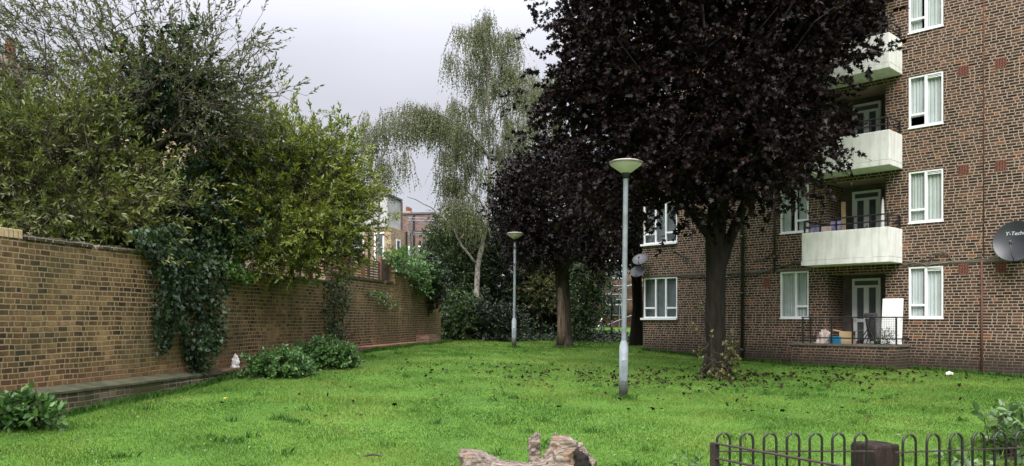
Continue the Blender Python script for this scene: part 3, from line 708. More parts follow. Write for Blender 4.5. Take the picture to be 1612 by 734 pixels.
# ------------------------------------------------------------------ far houses
def hwin(parent, x0, x1, z0, z1, y, axis='y', two=True):
    """window proud of a wall: axis y = on a face looking along -y, axis x = on a face looking along -x"""
    t = .09; q = MB()
    if axis == 'y':
        q.box(x0, x0 + t, y - .05, y - .003, z0, z1); q.box(x1 - t, x1, y - .05, y - .003, z0, z1); q.box(x0 + t, x1 - t, y - .05, y - .003, z0, z0 + t); q.box(x0 + t, x1 - t, y - .05, y - .003, z1 - t, z1)
        if two: q.box(x0 + t, x1 - t, y - .06, y - .006, (z0 + z1) / 2 - .04, (z0 + z1) / 2 + .04)
    else:
        q.box(y - .05, y - .003, x0, x0 + t, z0, z1); q.box(y - .05, y - .003, x1 - t, x1, z0, z1); q.box(y - .05, y - .003, x0 + t, x1 - t, z0, z0 + t); q.box(y - .05, y - .003, x0 + t, x1 - t, z1 - t, z1)
        if two: q.box(y - .06, y - .006, x0 + t, x1 - t, (z0 + z1) / 2 - .04, (z0 + z1) / 2 + .04)
    f = q.build('window', M_['upvc'], parent); g = MB()
    if axis == 'y': g.quad((x0 + t, y - .02, z0 + t), (x1 - t, y - .02, z0 + t), (x1 - t, y - .02, z1 - t), (x0 + t, y - .02, z1 - t))
    else: g.quad((y - .02, x0 + t, z0 + t), (y - .02, x1 - t, z0 + t), (y - .02, x1 - t, z1 - t), (y - .02, x0 + t, z1 - t))
    g.build('pane', M_['farglass'], f)
HZ = -1.0
def house(label, Y, X, bm, om, white=False, ch=True, dz=0):
    t = thing('terraced_house', label, 'house', (X, Y, HZ - dz), WRZ)
    q = MB(); q.box(0, 7.9, 3, 11, -.5, 8.2); w_ = q.build('wall', M_[bm], t)
    q = MB(); q.box(-.05, 7.95, 2.9, 11.1, 8.2, 8.4); q.build('roof', M_['roof'], t)
    ot = 8.0 if not white else 6.2
    q = MB(); q.box(0, 2.6, 0, 2.998, -.5, ot); q.build('rear_wing', M_[om], t)
    if white:
        q = MB(); q.box(-.04, 2.2, .2, 2.9, 6.2, 8.0); e = q.build('attic_box', M_['render_old'], t)
        q = MB(); q.box(-.1, 2.3, .1, 2.95, 8.0, 8.1); q.build('roof', M_['roof'], t)
        q = MB(); q.box(2.2, 2.6, .2, 2.9, 6.2, 8.0); q.build('parapet', M_['far_brown'], t)
    else:
        q = MB(); q.box(-.06, 2.66, -.06, 2.96, ot, ot + .12); q.build('roof', M_['roof'], t)
    hwin(t, .4, 1.0, 4.2, 5.9, 0, 'x'); hwin(t, 1.6, 2.3, 4.2, 5.9, 0, 'x'); hwin(t, .5, 1.4, 1.3, 2.7, 0, 'x')
    hwin(t, .8, 1.5, 3.6, 5.6, 0, 'y'); hwin(t, 1.0, 1.7, .8, 2.4, 0, 'y'); 
    for z in (1.2, 4.0, 6.3): hwin(t, 3.4, 4.4, z, z + 1.5, 3, 'y'); hwin(t, 5.6, 6.6, z, z + 1.5, 3, 'y')
    q = MB(); q.tube([(-.08, 1.3, 0), (-.08, 1.3, ot)], .06, 8); q.tube([(2.5, -.08, 0), (2.5, -.08, ot)], .06, 8); q.build('drainpipe', M_['pipe_black'], t)
    if ch:
        q = MB(); q.box(2.2, 3.6, 5, 5.7, 8.4, 9.7); c_ = q.build('chimney', M_['far_brick'], t)
        q = MB(); [q.lathe([(.12, 9.7), (.11, 10.1), (.09, 10.1), (.09, 9.7)], 10, 2.5 + i * .4, 5.35) for i in range(3)]; q.build('chimney_pot', M_['terracotta'], c_)
    return t
hx = lambda Y: -6.85 + KW * (Y - 45)
house('yellow brick house with a white attic box seen above the trellis', 45, hx(45), 'far_brown', 'far_brick', True)
house('purple brown brick house behind the scaffolding tower', 53, hx(53), 'far_brown', 'far_brown', False, True)
house('last brown house of the terrace before the birch', 61, hx(61), 'far_brown', 'far_brick')
house('yellow brick house glimpsed through the yellow green tree', 36.5, hx(36.5), 'far_brick', 'far_brick')
house('yellow brick house with white windows glimpsed above the ivy', 28, hx(28), 'far_brick', 'far_brick')
house('yellow brick house with a tall chimney behind the leftmost tree', 19.5, hx(19.5), 'far_brick', 'far_brick', dz=1.6)
q = MB(); q.box(1.0, 1.9, 1.6, 2.2, 8.12, 9.5); c_ = q.build('chimney', M_['far_brown'], bpy.data.objects['terraced_house.005'])
MB().lathe([(.13, 9.5), (.12, 10.05), (.1, 10.05), (.1, 9.5)], 10, 1.4, 1.9).build('chimney_pot', M_['terracotta'], c_)
def scaffold(name, label, loc, rz, nx, ny, nz, dx, dy, dz, braces=True):
    t = thing(name, label, 'scaffolding', loc, rz); r = .032
    for i in range(nx + 1):
        for j in range(ny + 1): MB().tube([(i * dx, j * dy, 0), (i * dx, j * dy, nz * dz + .9)], r, 6).build('upright', M_['galv'], t)
    for k in range(1, nz + 1):
        for e in (0, .9):
            for j in range(ny + 1): MB().tube([(-.2, j * dy + .07, k * dz + e), (nx * dx + .2, j * dy + .07, k * dz + e)], r, 6).build('ledger', M_['galv'], t)
            for i in range(nx + 1): MB().tube([(i * dx + .07, -.2, k * dz + e), (i * dx + .07, ny * dy + .2, k * dz + e)], r, 6).build('ledger', M_['galv'], t)
        MB().box(-.1, nx * dx + .1, .05, ny * dy - .05, k * dz + .06, k * dz + .11).build('deck', M_['wood_dark'], t)
        if braces: MB().tube([(0, -.07, (k - 1) * dz), (nx * dx, -.07, k * dz)], r, 6).build('brace', M_['galv'], t)
    return t
scaffold('scaffolding_tower', 'grey scaffolding tower against the far terrace of houses', (px2xy(648, 50), 50, HZ), WRZ - 1.2, 2, 1, 3, .95, 1.2, 2.15)
# red house on the right, with scaffolding
rh = thing('red_brick_house', 'dull red brick house beyond the lawn behind scaffolding poles', 'house', (4.6, 54, -.7), math.radians(-6))
q = MB(); q.box(0, 14, 0, 9, -.5, 6.4); q.build('wall', M_['red_brick'], rh)
q = MB(); q.v += [(-.3, -.3, 6.4), (14.3, -.3, 6.4), (14.3, 9.3, 6.4), (-.3, 9.3, 6.4), (-.3, 4.5, 9), (14.3, 4.5, 9)]; q.f += [(0, 1, 5, 4), (2, 3, 4, 5), (1, 2, 5), (3, 0, 4), (0, 3, 2, 1)]; q.build('roof', M_['roof'], rh)
for x0, x1, z0, z1 in ((1.75, 2.9, .9, 2.4), (1.75, 2.9, 3.4, 4.7), (4.6, 5.8, .9, 2.4), (4.6, 5.8, 3.4, 4.7)): hwin(rh, x0, x1, z0, z1, 0)
scaffold('scaffolding', 'grey pole scaffolding in front of the dull red brick house', (5.3, 51.8, -.75), math.radians(-6), 3, 1, 2, 1.7, 1.3, 2.0)
a = Vector((px2xy(939, 50), 50, float(zt(5.3, 50)))); b_ = Vector((px2xy(955, 50.4), 50.4, (HY - 488) / FPX * 50))
o = MB().tube([(0, 0, -.05), tuple(b_ - a)], .05, 8).build('leaning_pole', M_['white']); o.location = a; tag(o, 'pale pole leaning at the foot of the red house scaffolding', 'pole')

# ------------------------------------------------------------------ trees
LANCE = (np.array([(0, 0, 0), (.32, -.15, .05), (.68, -.13, .05), (1, 0, -.02), (.68, .13, .05), (.32, .15, .05)]), [(0, 1, 2, 3), (0, 3, 4, 5)])
OVAL = (np.array([(0, 0, 0), (.25, -.24, .06), (.65, -.22, .06), (1, 0, -.03), (.65, .22, .06), (.25, .24, .06)]), [(0, 1, 2, 3), (0, 3, 4, 5)])
IVY = (np.array([(0, 0, 0), (-.02, -.40, .05), (.42, -.30, .05), (1, 0, -.05), (.42, .30, .05), (-.02, .40, .05)]), [(0, 1, 2, 3), (0, 3, 4, 5)])
MAPLE = (np.array([(0, 0, 0), (.02, -.42, .02), (.30, -.24, .05), (.52, -.56, .0), (.60, -.19, .05), (1, 0, -.06), (.60, .19, .05), (.52, .56, .0), (.30, .24, .05), (.02, .42, .02)]), [(0, 1, 2, 3, 4, 5), (0, 5, 6, 7, 8, 9)])
RHOMB = (np.array([(0, 0, 0), (.4, -.34, .04), (1, 0, -.03), (.4, .34, .04)]), [(0, 1, 2), (0, 2, 3)])
def leaves(P, D, size, tpl, up=.7, rnd=.6, r=None):
    r = r or rng
    n = len(P); D = nrm(D); nn = np.array([0, 0, up]) + r.normal(0, rnd, (n, 3))
    sd = nrm(np.cross(nn, D)); nn = np.cross(D, sd); T = tpl[0]
    sz = (size * r.uniform(.6, 1.25, n))[:, None, None]
    return P[:, None, :] + sz * (T[None, :, 0:1] * D[:, None] + T[None, :, 1:2] * sd[:, None] + T[None, :, 2:3] * nn[:, None])
def sprigs(B, D, L, k, alpha, droop, r):
    """k leaves in a spiral along every twig B + t*D*L -> positions, directions"""
    m = len(B); D = nrm(D); a = nrm(np.cross(D, r.normal(0, 1, (m, 3)))); b = np.cross(D, a)
    t = np.linspace(.15, 1, k)[None, :] + r.uniform(-.08, .08, (m, k)); az = (np.arange(k) * 2.4)[None, :] + r.uniform(0, 6.28, (m, 1)) + r.normal(0, .3, (m, k))
    al = alpha * (1.15 - .5 * t) + r.normal(0, .15, (m, k))
    L = np.broadcast_to(np.asarray(L, float), (m,))
    P = B[:, None] + D[:, None] * (t * L[:, None])[..., None]
    P[..., 2] -= droop * (t ** 2) * L[:, None]
    dd = D[:, None] * np.cos(al)[..., None] + (a[:, None] * np.cos(az)[..., None] + b[:, None] * np.sin(az)[..., None]) * np.sin(al)[..., None]
    dd[..., 2] -= droop * .5
    return P.reshape(-1, 3), dd.reshape(-1, 3)
def blobs(parts, n, r, hollow=.45):
    """n points in a union of ellipsoids (cx,cy,cz,rx,ry,rz[,weight]), more towards the outside"""
    w_ = np.array([p[3] * p[4] * p[5] * (p[6] if len(p) > 6 else 1) for p in parts]); c = r.choice(len(parts), n, p=w_ / w_.sum())
    A = np.array([p[:6] for p in parts])[c]; d = nrm(r.normal(0, 1, (n, 3))); rad = r.uniform(hollow ** 3, 1, n) ** (1 / 3)
    return A[:, :3] + d * A[:, 3:6] * rad[:, None]
def skeleton(trunk, targets, bf=.35, sag=0., r=None, step=.7):
    nodes = [np.array(p, float) for p in trunk]; par = [-1] + list(range(len(trunk) - 1)); plen = [0.]
    for i in range(1, len(trunk)): plen.append(plen[-1] + np.linalg.norm(nodes[i] - nodes[i - 1]))
    ok0 = max(1, int(len(trunk) * .45)); 
    order = np.argsort(np.linalg.norm(targets - np.array(trunk[min(len(trunk) - 1, ok0)]), axis=1)); tips = []
    for ti in order:
        tgt = targets[ti]; arr = np.array(nodes); cost = np.linalg.norm(arr - tgt, axis=1) + bf * np.array(plen)
        cost[:ok0] += 50
        j = int(np.argmin(cost)); seg = tgt - nodes[j]; L = np.linalg.norm(seg); n = max(1, int(L / step)); p0 = nodes[j]; last = j
        jit = r.normal(0, .07 * L / max(n, 1), (n, 3))
        for i in range(1, n + 1):
            t = i / n; p = p0 + seg * t + (jit[i - 1] if i < n else 0) + np.array([0, 0, (sag * L) * 4 * t * (1 - t)])
            nodes.append(p); par.append(last); plen.append(plen[last] + L / n); last = len(nodes) - 1
        tips.append(last)
    return np.array(nodes), np.array(par), tips
def wood(mb, nodes, par, tips, rtip, rbase, expo=2.2, trunk_n=0, flare=1.5):
    cnt = np.zeros(len(nodes)); cnt[tips] += 1
    for i in range(len(nodes) - 1, 0, -1): cnt[par[i]] += cnt[i]
    rad = rtip * np.maximum(cnt, 1) ** (1 / expo); rad = np.minimum(rad * 1, rbase)
    if trunk_n:
        s = rbase / max(rad[0], 1e-6); rad = np.where(rad > rtip * 2, rad * (1 + (s - 1) * (rad / rad[0]) ** 1), rad); rad = np.minimum(rad, rbase)
    rad[0] *= flare
    for i in range(1, len(nodes)):
        p = par[i]; r0 = rad[p] if (cnt[i] > cnt[p] * .5 or p == 0) else min(rad[p], rad[i] * 1.5); big = r0 > .05
        mb.tube([nodes[p], nodes[i]], [r0, rad[i]], 10 if r0 > .12 else (6 if big else 4), False)
    return rad
def tree(name, label, base, trunk, parts, ntar, nsp, k, L, size, tpl, lm, bm, seed, rtip=.012, rbase=.2, alpha=.9, droop=.15, up=.7, out_=.7, bf=.35, hollow=.45, cat='tree', group=None, twigs=False, cut=None, sag=.02, flare=1.5, spread=.25):
    r = np.random.default_rng(seed); base = Vector(base)
    t = thing(name, label, cat, base, 0, group); bb = np.array(base)
    T = blobs(parts, ntar, r, hollow)
    if cut is not None: T = T[cut(T)]
    T = T - bb; trunk = [np.array(p, float) for p in trunk]
    nd, pr_, tp_ = skeleton(trunk, T, bf, sag, r)
    mb = MB(); wood(mb, nd, pr_, tp_, rtip, rbase, trunk_n=len(trunk), flare=flare)
    cen = np.average(np.array([p[:3] for p in parts]), axis=0) - bb
    tipn = nd[tp_]; m = len(tipn) * nsp; B = np.repeat(tipn, nsp, 0) + r.normal(0, spread, (m, 3))
    Dn = nrm(B - cen) * out_ + np.array([0, 0, .35]) + r.normal(0, .5, (m, 3))
    Ls = L * r.uniform(.6, 1.3, m)
    P, D = sprigs(B, Dn, Ls, k, alpha, droop, r)
    if twigs:
        Dn_ = nrm(Dn)
        for i in range(m):
            e = B[i] + Dn_[i] * Ls[i]; e[2] -= droop * Ls[i]; j = i // nsp
            mb.tube([tipn[j], B[i], e], [.005, .0045, .003], 3, False)
    mb.build('trunk', bm, t, True)
    npmesh('crown', leaves(P, D, size, tpl, up, .6, r), tpl[1], lm, t)
    return t

# copper maple in front of the flats
g = ground(1127, 592)
mp_parts = [(4.9, 20.0, 6.4, 3.6, 3.4, 3.4), (3.9, 19.6, 8.3, 2.45, 2.8, 2.6), (6.4, 19.8, 8.6, 2.7, 3.0, 2.6), (2.7, 19.8, 4.9, 1.85, 2.0, 2.0), (6.5, 19.6, 4.9, 1.45, 1.8, 1.7), (5.0, 18.4, 4.4, 2.4, 1.6, 1.4), (5.2, 20, 10.5, 2.6, 2.6, 1.6), (7.9, 19.3, 7.5, 1.0, 1.4, 1.0), (2.4, 19.4, 7.2, 1.0, 1.6, 2.5), (3.1, 19.4, 3.6, 1.9, 1.7, 1.05), (6.3, 19.2, 3.75, 1.35, 1.5, .9), (7.8, 19.4, 8.9, 1.3, 1.6, 1.5)]
tree('copper_maple', 'large copper maple with near black purple crown in front of the flats', g,
     [(0, 0, -.1), (.0, 0, .5), (-.02, 0, 1.4), (.0, 0, 2.4), (-.02, 0, 3.4), (.05, 0, 4.2), (.3, .1, 5.5), (.2, 0, 7), (.1, 0, 9)], mp_parts, 1050, 9, 18, .5, .11, MAPLE, M_['maple_leaf'], M_['bark_dark'], 11,
     rtip=.010, rbase=.245, alpha=1.1, droop=.25, out_=.7, hollow=.5, spread=.36, cut=lambda T: T[:, 2] > 2.55 + .0 * T[:, 0])
mt = bpy.data.objects['copper_maple']; q = MB(); q.tube([(.02, -.02, 2.35), (.12, -.03, 2.8), (.32, -.05, 3.4), (.62, -.02, 4.1), (1.0, 0, 5.0), (1.3, 0, 6.0)], [.15, .16, .14, .115, .08, .05], 12)
q.tube([(0, -.02, 2.9), (-.2, -.1, 3.5), (-.7, -.2, 4.1), (-1.4, -.3, 4.7)], [.13, .11, .08, .04], 10)
for an in range(6): q.tube([(.16 * math.cos(an * 1.05), .16 * math.sin(an * 1.05), .55), (.26 * math.cos(an * 1.05), .26 * math.sin(an * 1.05), .18), (.42 * math.cos(an * 1.05 + .15), .42 * math.sin(an * 1.05 + .15), -.06)], [.10, .12, .07], 8)
q.build('limb', M_['bark_dark'], mt, True)
# second copper tree
g = ground(889, 548)
tree('copper_plum', 'smaller dark purple tree with split pale trunk behind the far lamp post', g,
     [(0, 0, -.1), (.0, 0, .5), (-.03, 0, 1.5), (-.1, 0, 2.6), (-.15, 0, 3.6), (-.1, 0, 5)], [(1.7, 31, 4.6, 2.2, 2.2, 1.9), (.45, 30.8, 4.1, 1.15, 1.4, 1.4), (3.4, 30.8, 3.8, 1.5, 1.6, 1.6), (2.6, 31, 5.6, 1.8, 1.8, 1.5), (.6, 30.4, 2.9, 1.0, 1.0, .8), (3.6, 30.6, 2.6, 1.2, 1.2, .8), (.5, 30.6, 5.2, .9, 1.0, 1.0), (4.4, 30.8, 5.2, 1.2, 1.2, 1.5), (2.0, 30.4, 2.7, 1.6, 1.0, .6)],
     560, 8, 14, .45, .13, OVAL, M_['maple_far'], M_['bark_maple2'], 12, rbase=.28, alpha=1.1, droop=.2, spread=.3)

t = bpy.data.objects['copper_plum']; q = MB(); q.tube([(-.10, -.16, .15), (-.115, -.15, .8), (-.13, -.15, 1.6), (-.17, -.14, 2.3), (-.19, -.12, 2.6)], [.20, .19, .17, .13, .05], 12)
q.build('bare_wood', bark('split_bare_wood', (.03, .022, .018), (.17, .125, .09), 12, .12), t, True)
# three crowns behind the yard wall
tree('olive_tree', 'tall loose grey green tree with bare twigs at the left edge behind the wall', (-9.9, 14.6, -1.4),
     [(0, 0, 0), (.1, 0, 1), (.2, .1, 2), (.3, .2, 3), (.4, .3, 4.5), (.4, .3, 6)], [(-8.9, 14.8, 2.8, 1.5, 1.5, 1.3), (-8.3, 15.4, 4.0, .9, .9, .8), (-9.9, 14.6, 3.2, 1.3, 1.5, 1.3), (-7.1, 14.9, 2.0, 1.2, 1.0, .6), (-8.9, 14.0, 1.8, 1.4, .9, .7), (-7.6, 15.2, 2.9, .8, .8, .5)],
     330, 8, 14, .42, .112, LANCE, M_['olive_leaf'], M_['bark_brown'], 21, rtip=.006, rbase=.14, alpha=.85, droop=.05, hollow=.3, twigs=True, spread=.25)
tree('bare_topped_tree', 'thin twiggy tree with sparse leaves reaching into the sky at top left', (-8.6, 16.4, -1.3),
     [(0, 0, 0), (0, 0, 1.5), (.1, 0, 3), (.2, 0, 4.5), (.2, 0, 6)], [(-8.2, 16.2, 5.2, 3.1, 1.6, 1.5), (-6.2, 16.4, 4.9, 1.3, 1.3, 1.4), (-9.6, 16, 5.6, 1.8, 1.4, 1.2), (-7.5, 16.3, 4.6, 1.2, .9, 1.0), (-5.3, 16.6, 4.6, .8, .8, .8), (-6.2, 17.4, 4.0, 1.2, 1.0, 1.0)],
     310, 4, 11, .42, .105, LANCE, M_['grey_leaf'], M_['bark_brown'], 22, rtip=.006, rbase=.10, alpha=.7, droop=-.1, hollow=.35, twigs=True, spread=.22, out_=.9)
tree('ivy_clad_tree', 'dark ivy covered tree rising behind the wall above the hanging ivy', (-8.0, 17.6, -1.3),
     [(0, 0, 0), (0, 0, 1), (.05, 0, 2), (.1, 0, 3.3), (.1, 0, 4.6), (.15, 0, 5.8)], [(-7.6, 17.4, 3.4, 1.5, 1.1, 1.9), (-7.4, 17.2, 4.9, 1.2, 1.0, 1.2), (-7.1, 16.9, 1.9, 1.3, .9, .9), (-8.6, 17.2, 2.2, 1.4, 1.0, 1.0)],
     340, 8, 12, .3, .095, IVY, M_['ivy_leaf'], M_['bark_dark'], 23, rbase=.16, alpha=1.2, droop=.2, hollow=.4, spread=.22)
tree('spreading_tree', 'broad yellow green tree leaning over the garden wall', (-7.5, 20.3, -1.2),
     [(0, 0, 0), (.1, 0, 1), (.3, 0, 2), (.6, 0, 3), (1, 0, 4)], [(-5.6, 19.2, 3.0, 2.0, 1.6, 1.5), (-4.5, 19.4, 2.5, 1.2, 1.2, 1.2), (-6.6, 18.6, 2.4, 1.5, 1.4, 1.1), (-5.3, 18.2, 1.9, 1.5, 1.1, .75), (-6.4, 19.4, 4.1, 1.6, 1.4, 1.0), (-4.6, 19.3, 3.8, .9, .9, .9), (-4.9, 18.6, 1.65, 1.0, .8, .6)],
     560, 8, 15, .34, .115, LANCE, M_['lime_leaf'], M_['bark_brown'], 24, rtip=.006, rbase=.16, alpha=.9, droop=.12, hollow=.35, twigs=True, spread=.24)
# hedge masses behind the wall
def bush(name, label, base, parts, ntar, nsp, k, L, size, tpl, lm, seed, cat='shrub', group=None, droop=.15, rbase=.05, spread=.14, alpha=1.0, hollow=.3, up=.7, trunk=None, twigs=False, bm='bark_brown'):
    base = Vector(base)
    h = max(p[2] for p in parts) - base.z
    trunk = trunk or [(0, 0, -.05), (.02, 0, h * .3), (.0, .02, h * .6), (0, 0, h * .9)]
    t = tree(name, label, base, trunk, parts, ntar, nsp, k, L, size, tpl, lm, M_[bm], seed, rtip=.006, rbase=rbase, alpha=alpha, droop=droop, hollow=hollow, cat=cat, group=group, spread=spread, up=up, twigs=twigs, flare=1.2)
    for ch in t.children:
        if ch.name.startswith('trunk'): ch.name = 'stem'
        elif ch.name.startswith('crown'): ch.name = 'foliage'
    return t
bush('evergreen_shrub', 'dark evergreen shrub filling the gap under the leftmost trees behind the wall', (-9.3, 16.6, -1.2), [(-9.2, 16.8, 1.3, 2.3, 1.0, 1.5), (-7.6, 18.0, 1.2, 1.5, .8, 1.3)], 150, 6, 12, .4, .12, OVAL, M_['dark_leaf'], 31, rbase=.08, spread=.25)

# birches
def birch(label, base, trunk, limbs, nstr, seed, size=.075, rbase=.16, smin=.6, smax=1.9, dens=1.):
    r = np.random.default_rng(seed); base = Vector(base); bb = np.array(base)
    t = thing('silver_birch', label, 'tree', base, 0, 'weeping silver birches')
    mb = MB(); tr_ = [np.array(p) - bb for p in trunk]
    n = len(tr_); mb.tube(tr_, [rbase * (1 - .93 * i / (n - 1)) for i in range(n)], 10, False)
    seeds = []
    for lim in limbs:
        P = [np.array(p) - bb for p in lim]; n = 14; pts = []
        for i in range(n + 1):                             # Catmull-like smooth limb
            u = i / n * (len(P) - 1); a = min(int(u), len(P) - 2); f = u - a
            p0, p1, p2, p3 = P[max(a - 1, 0)], P[a], P[a + 1], P[min(a + 2, len(P) - 1)]
            pts.append(.5 * (2 * p1 + (p2 - p0) * f + (2 * p0 - 5 * p1 + 4 * p2 - p3) * f * f + (3 * p1 - p0 - 3 * p2 + p3) * f ** 3) + r.normal(0, .05, 3))
        LL = np.linalg.norm(P[-1] - P[0]); rb = min(.07, .014 * LL + .012)
        mb.tube(pts, [rb * (1 - .85 * i / n) for i in range(n + 1)], 6, False)
        for i in range(3, n + 1):
            for _ in range(max(1, int(LL * .55)) if lim[-1] != A(640, 310, 37.5) else 0):
                d = nrm(r.normal(0, 1, 3)) * r.uniform(.3, 1.0); d[2] = abs(d[2]) * .6
                e = pts[i] + d; mb.tube([pts[i], pts[i] + d * .5 + np.array([0, 0, .08]), e], [.012, .009, .006], 3, False)
                seeds += [pts[i] + d * .6, e]
    seeds = np.array(seeds); m = int(nstr); B = seeds[r.integers(0, len(seeds), m)] + r.normal(0, .12, (m, 3))
    D = np.concatenate([r.normal(0, .22, (m, 2)), np.full((m, 1), -1.)], 1); L = r.uniform(smin, smax, m)
    k = 15; P, dd = sprigs(B, D, L, k, .6, 0, r)
    for i in range(0, m, 2): mb.tube([B[i], B[i] + nrm(D[i]) * L[i]], [.006, .003], 3, False)
    mb.build('trunk', M_['bark_birch'], t, True)
    npmesh('crown', leaves(P, dd, size, RHOMB, .3, .8, r), RHOMB[1], M_['birch_leaf'], t)
    return t
def A(px, py, Y): return (px2xy(px, Y), Y, (HY - py) / FPX * Y)
Yb = 38
birch('tallest weeping silver birch with a pale trunk rising before the dark thicket', A(752, 530, Yb), [A(752, 532, Yb), A(750, 470, Yb), A(752, 420, Yb), A(764, 360, Yb), A(771, 300, Yb), A(770, 220, Yb), A(769, 140, Yb), A(762, 60, Yb), A(760, 28, Yb)],
      [[A(769, 200, Yb), A(795, 160, Yb), A(825, 140, Yb - 1), A(850, 150, Yb - 1)], [A(768, 130, Yb), A(785, 70, Yb), A(800, 55, Yb + 1)], [A(767, 110, Yb), A(748, 50, Yb), A(732, 50, Yb - 1)], [A(770, 170, Yb), A(750, 120, Yb + 1), A(722, 90, Yb + 1)],
       [A(770, 220, Yb), A(745, 180, Yb), A(712, 160, Yb - 1)], [A(771, 250, Yb), A(735, 215, Yb), A(700, 190, Yb + 1), A(680, 190, Yb + 1)], [A(771, 290, Yb), A(740, 262, Yb), A(712, 242, Yb - 1), A(690, 248, Yb - 1)],
       [A(770, 245, Yb), A(722, 196, Yb - 1), A(675, 176, Yb - 1), A(642, 188, Yb - 1)], [A(771, 280, Yb), A(800, 262, Yb - 1), A(822, 270, Yb - 1)], [A(768, 330, Yb), A(735, 300, Yb), A(715, 282, Yb), A(690, 285, Yb)], [A(770, 260, Yb), A(795, 230, Yb + 1), A(815, 230, Yb + 1)], [A(770, 160, Yb), A(790, 120, Yb), A(802, 100, Yb)], [A(762, 360, Yb), A(738, 330, Yb - 1), A(715, 320, Yb - 1)],
       [A(764, 80, Yb), A(764, 40, Yb + 1), A(775, 30, Yb + 1)], [A(752, 415, Yb), A(735, 395, Yb - .5), A(700, 345, Yb - .5), A(672, 322, Yb - .5), A(640, 310, Yb - .5)]], 4700, 41, .08)
Yc = 33
birch('thin weeping silver birch with arching boughs over the yellow green tree', A(596, 520, 36), [A(596, 520, 36), A(594, 430, 36), A(596, 350, 36), A(598, 280, 36), A(602, 220, 36), A(606, 182, 36)],
      [[A(596, 300, 36), A(580, 250, 36), A(562, 215, 36)], [A(598, 270, 36), A(615, 215, 36), A(640, 190, 36), A(656, 196, 36)], [A(600, 240, 36), A(588, 205, 36), A(572, 192, 36)], [A(602, 220, 36), A(625, 175, 37), A(642, 168, 37)], [A(597, 300, 36), A(615, 262, 36), A(640, 245, 36)]], 750, 42, .08, .08, smax=1.6)
birch('silver birch crown half hidden behind the copper maple', A(845, 528, 44), [A(845, 528, 44), A(842, 400, 44), A(840, 300, 44), A(838, 200, 44), A(840, 120, 44)],
      [[A(840, 260, 44), A(815, 200, 44), A(795, 190, 44)], [A(839, 200, 44), A(860, 130, 44), A(880, 120, 44)], [A(839, 170, 44), A(825, 115, 44), A(810, 120, 44)], [A(840, 300, 44), A(812, 260, 43), A(800, 270, 43)], [A(840, 220, 44), A(865, 180, 43), A(880, 200, 43)]], 1500, 43, .09, .12)

# dark thicket and shrubs at the end of the lawn
def at(px, Y): return (px2xy(px, Y), Y, float(zt(px2xy(px, Y), Y)))
def bgtree(name, label, px, Y, parts, n, size, lm, seed, tpl=OVAL, cat='tree', bm='bark_dark', rbase=.16, L=.55):
    P = []
    for (cx_, cy_, rx, ry, dy) in parts:
        yy = Y + dy; P.append((px2xy(cx_, yy), yy, (HY - cy_) / FPX * yy, rx / FPX * yy, min(rx, 60) / FPX * yy * .8, ry / FPX * yy))
    b = at(px, Y); h = max(p[2] for p in P) - b[2]
    return tree(name, label, b, [(0, 0, -.1), (.05, 0, h * .25), (0, .05, h * .5), (.0, 0, h * .75), (0, 0, h)], P, n, 6, 13, L, size, tpl, lm, M_[bm], seed, rbase=rbase, spread=.3, droop=.25, hollow=.35, cat=cat)
bgtree('evergreen_tree', 'dark evergreen tree filling the middle of the thicket between the lamp post and the birch', 800, 42, [(800, 440, 55, 75, 0), (790, 380, 50, 40, 1), (825, 480, 40, 50, -1), (760, 470, 40, 55, 1)], 300, .17, M_['dark_leaf'], 51)
bgtree('evergreen_tree', 'dark evergreen tree behind the split trunk of the purple tree', 880, 43, [(880, 430, 55, 80, 0), (920, 460, 40, 60, -1), (850, 480, 40, 45, 1)], 280, .17, M_['dark_leaf'], 52)
bgtree('broadleaf_tree', 'mid green broadleaf tree between the end of the wall and the birch trunk', 722, 41, [(722, 400, 42, 50, 0), (705, 370, 26, 36, 1), (745, 375, 30, 35, 0), (710, 440, 34, 40, -1), (732, 440, 36, 50, 0)], 300, .13, M_['mid_leaf'], 53)
bgtree('laurel_shrub', 'rounded bright laurel shrub at the end of the garden wall', 722, 35.5, [(718, 505, 26, 26, 0), (735, 498, 22, 22, 1), (705, 512, 16, 20, -.5)], 110, .13, M_['mid_leaf'], 54, cat='shrub', rbase=.05, L=.35)
bgtree('holly_shrub', 'dark glossy shrub at the foot of the birch trunk', 770, 36, [(770, 505, 30, 28, 0), (795, 512, 24, 22, 0), (752, 515, 20, 18, -.4)], 110, .12, M_['dark_leaf'], 55, cat='shrub', rbase=.05, L=.35)
bgtree('hazel_shrub', 'yellow green shrub showing left of the split trunk', 852, 40.5, [(852, 430, 22, 26, 0), (862, 455, 18, 22, 0), (845, 470, 18, 26, 0)], 70, .13, M_['weed_leaf'], 56, cat='shrub', rbase=.05, L=.4)
bgtree('elder_shrub', 'green shrub right of the split trunk before the red house', 925, 38, [(922, 470, 24, 40, 0), (932, 440, 18, 26, 0), (912, 500, 18, 24, -.5)], 110, .13, M_['mid_leaf'], 57, cat='shrub', rbase=.05, L=.4)
bgtree('cypress', 'narrow dark tree beside the corner of the flats', 1002, 33, [(1003, 385, 11, 40, 0), (1000, 340, 14, 40, .3), (1006, 300, 16, 40, .4)], 110, .12, M_['dark_leaf'], 58, cat='tree', rbase=.22, L=.4)
for i, (px, w_, h_) in enumerate(((690, 30, 45), (815, 60, 60), (950, 50, 90), (870, 45, 70))):
    bgtree('distant_tree', ['dull green tree behind the far end of the wall', 'tall dark tree at the back of the thicket left of the purple tree', 'dark tree rising behind the red house scaffolding', 'dark tree at the back right of the thicket'][i], px, 48 + 4 * i * (i == 2) + i, [(px, 440 - (60 if i == 2 else 0), w_, h_, 0), (px + 12, 400 - (60 if i == 2 else 0), w_ * .7, h_ * .6, 1)], 170, .2, M_['dark_leaf' if i else 'mid_leaf'], 60 + i)
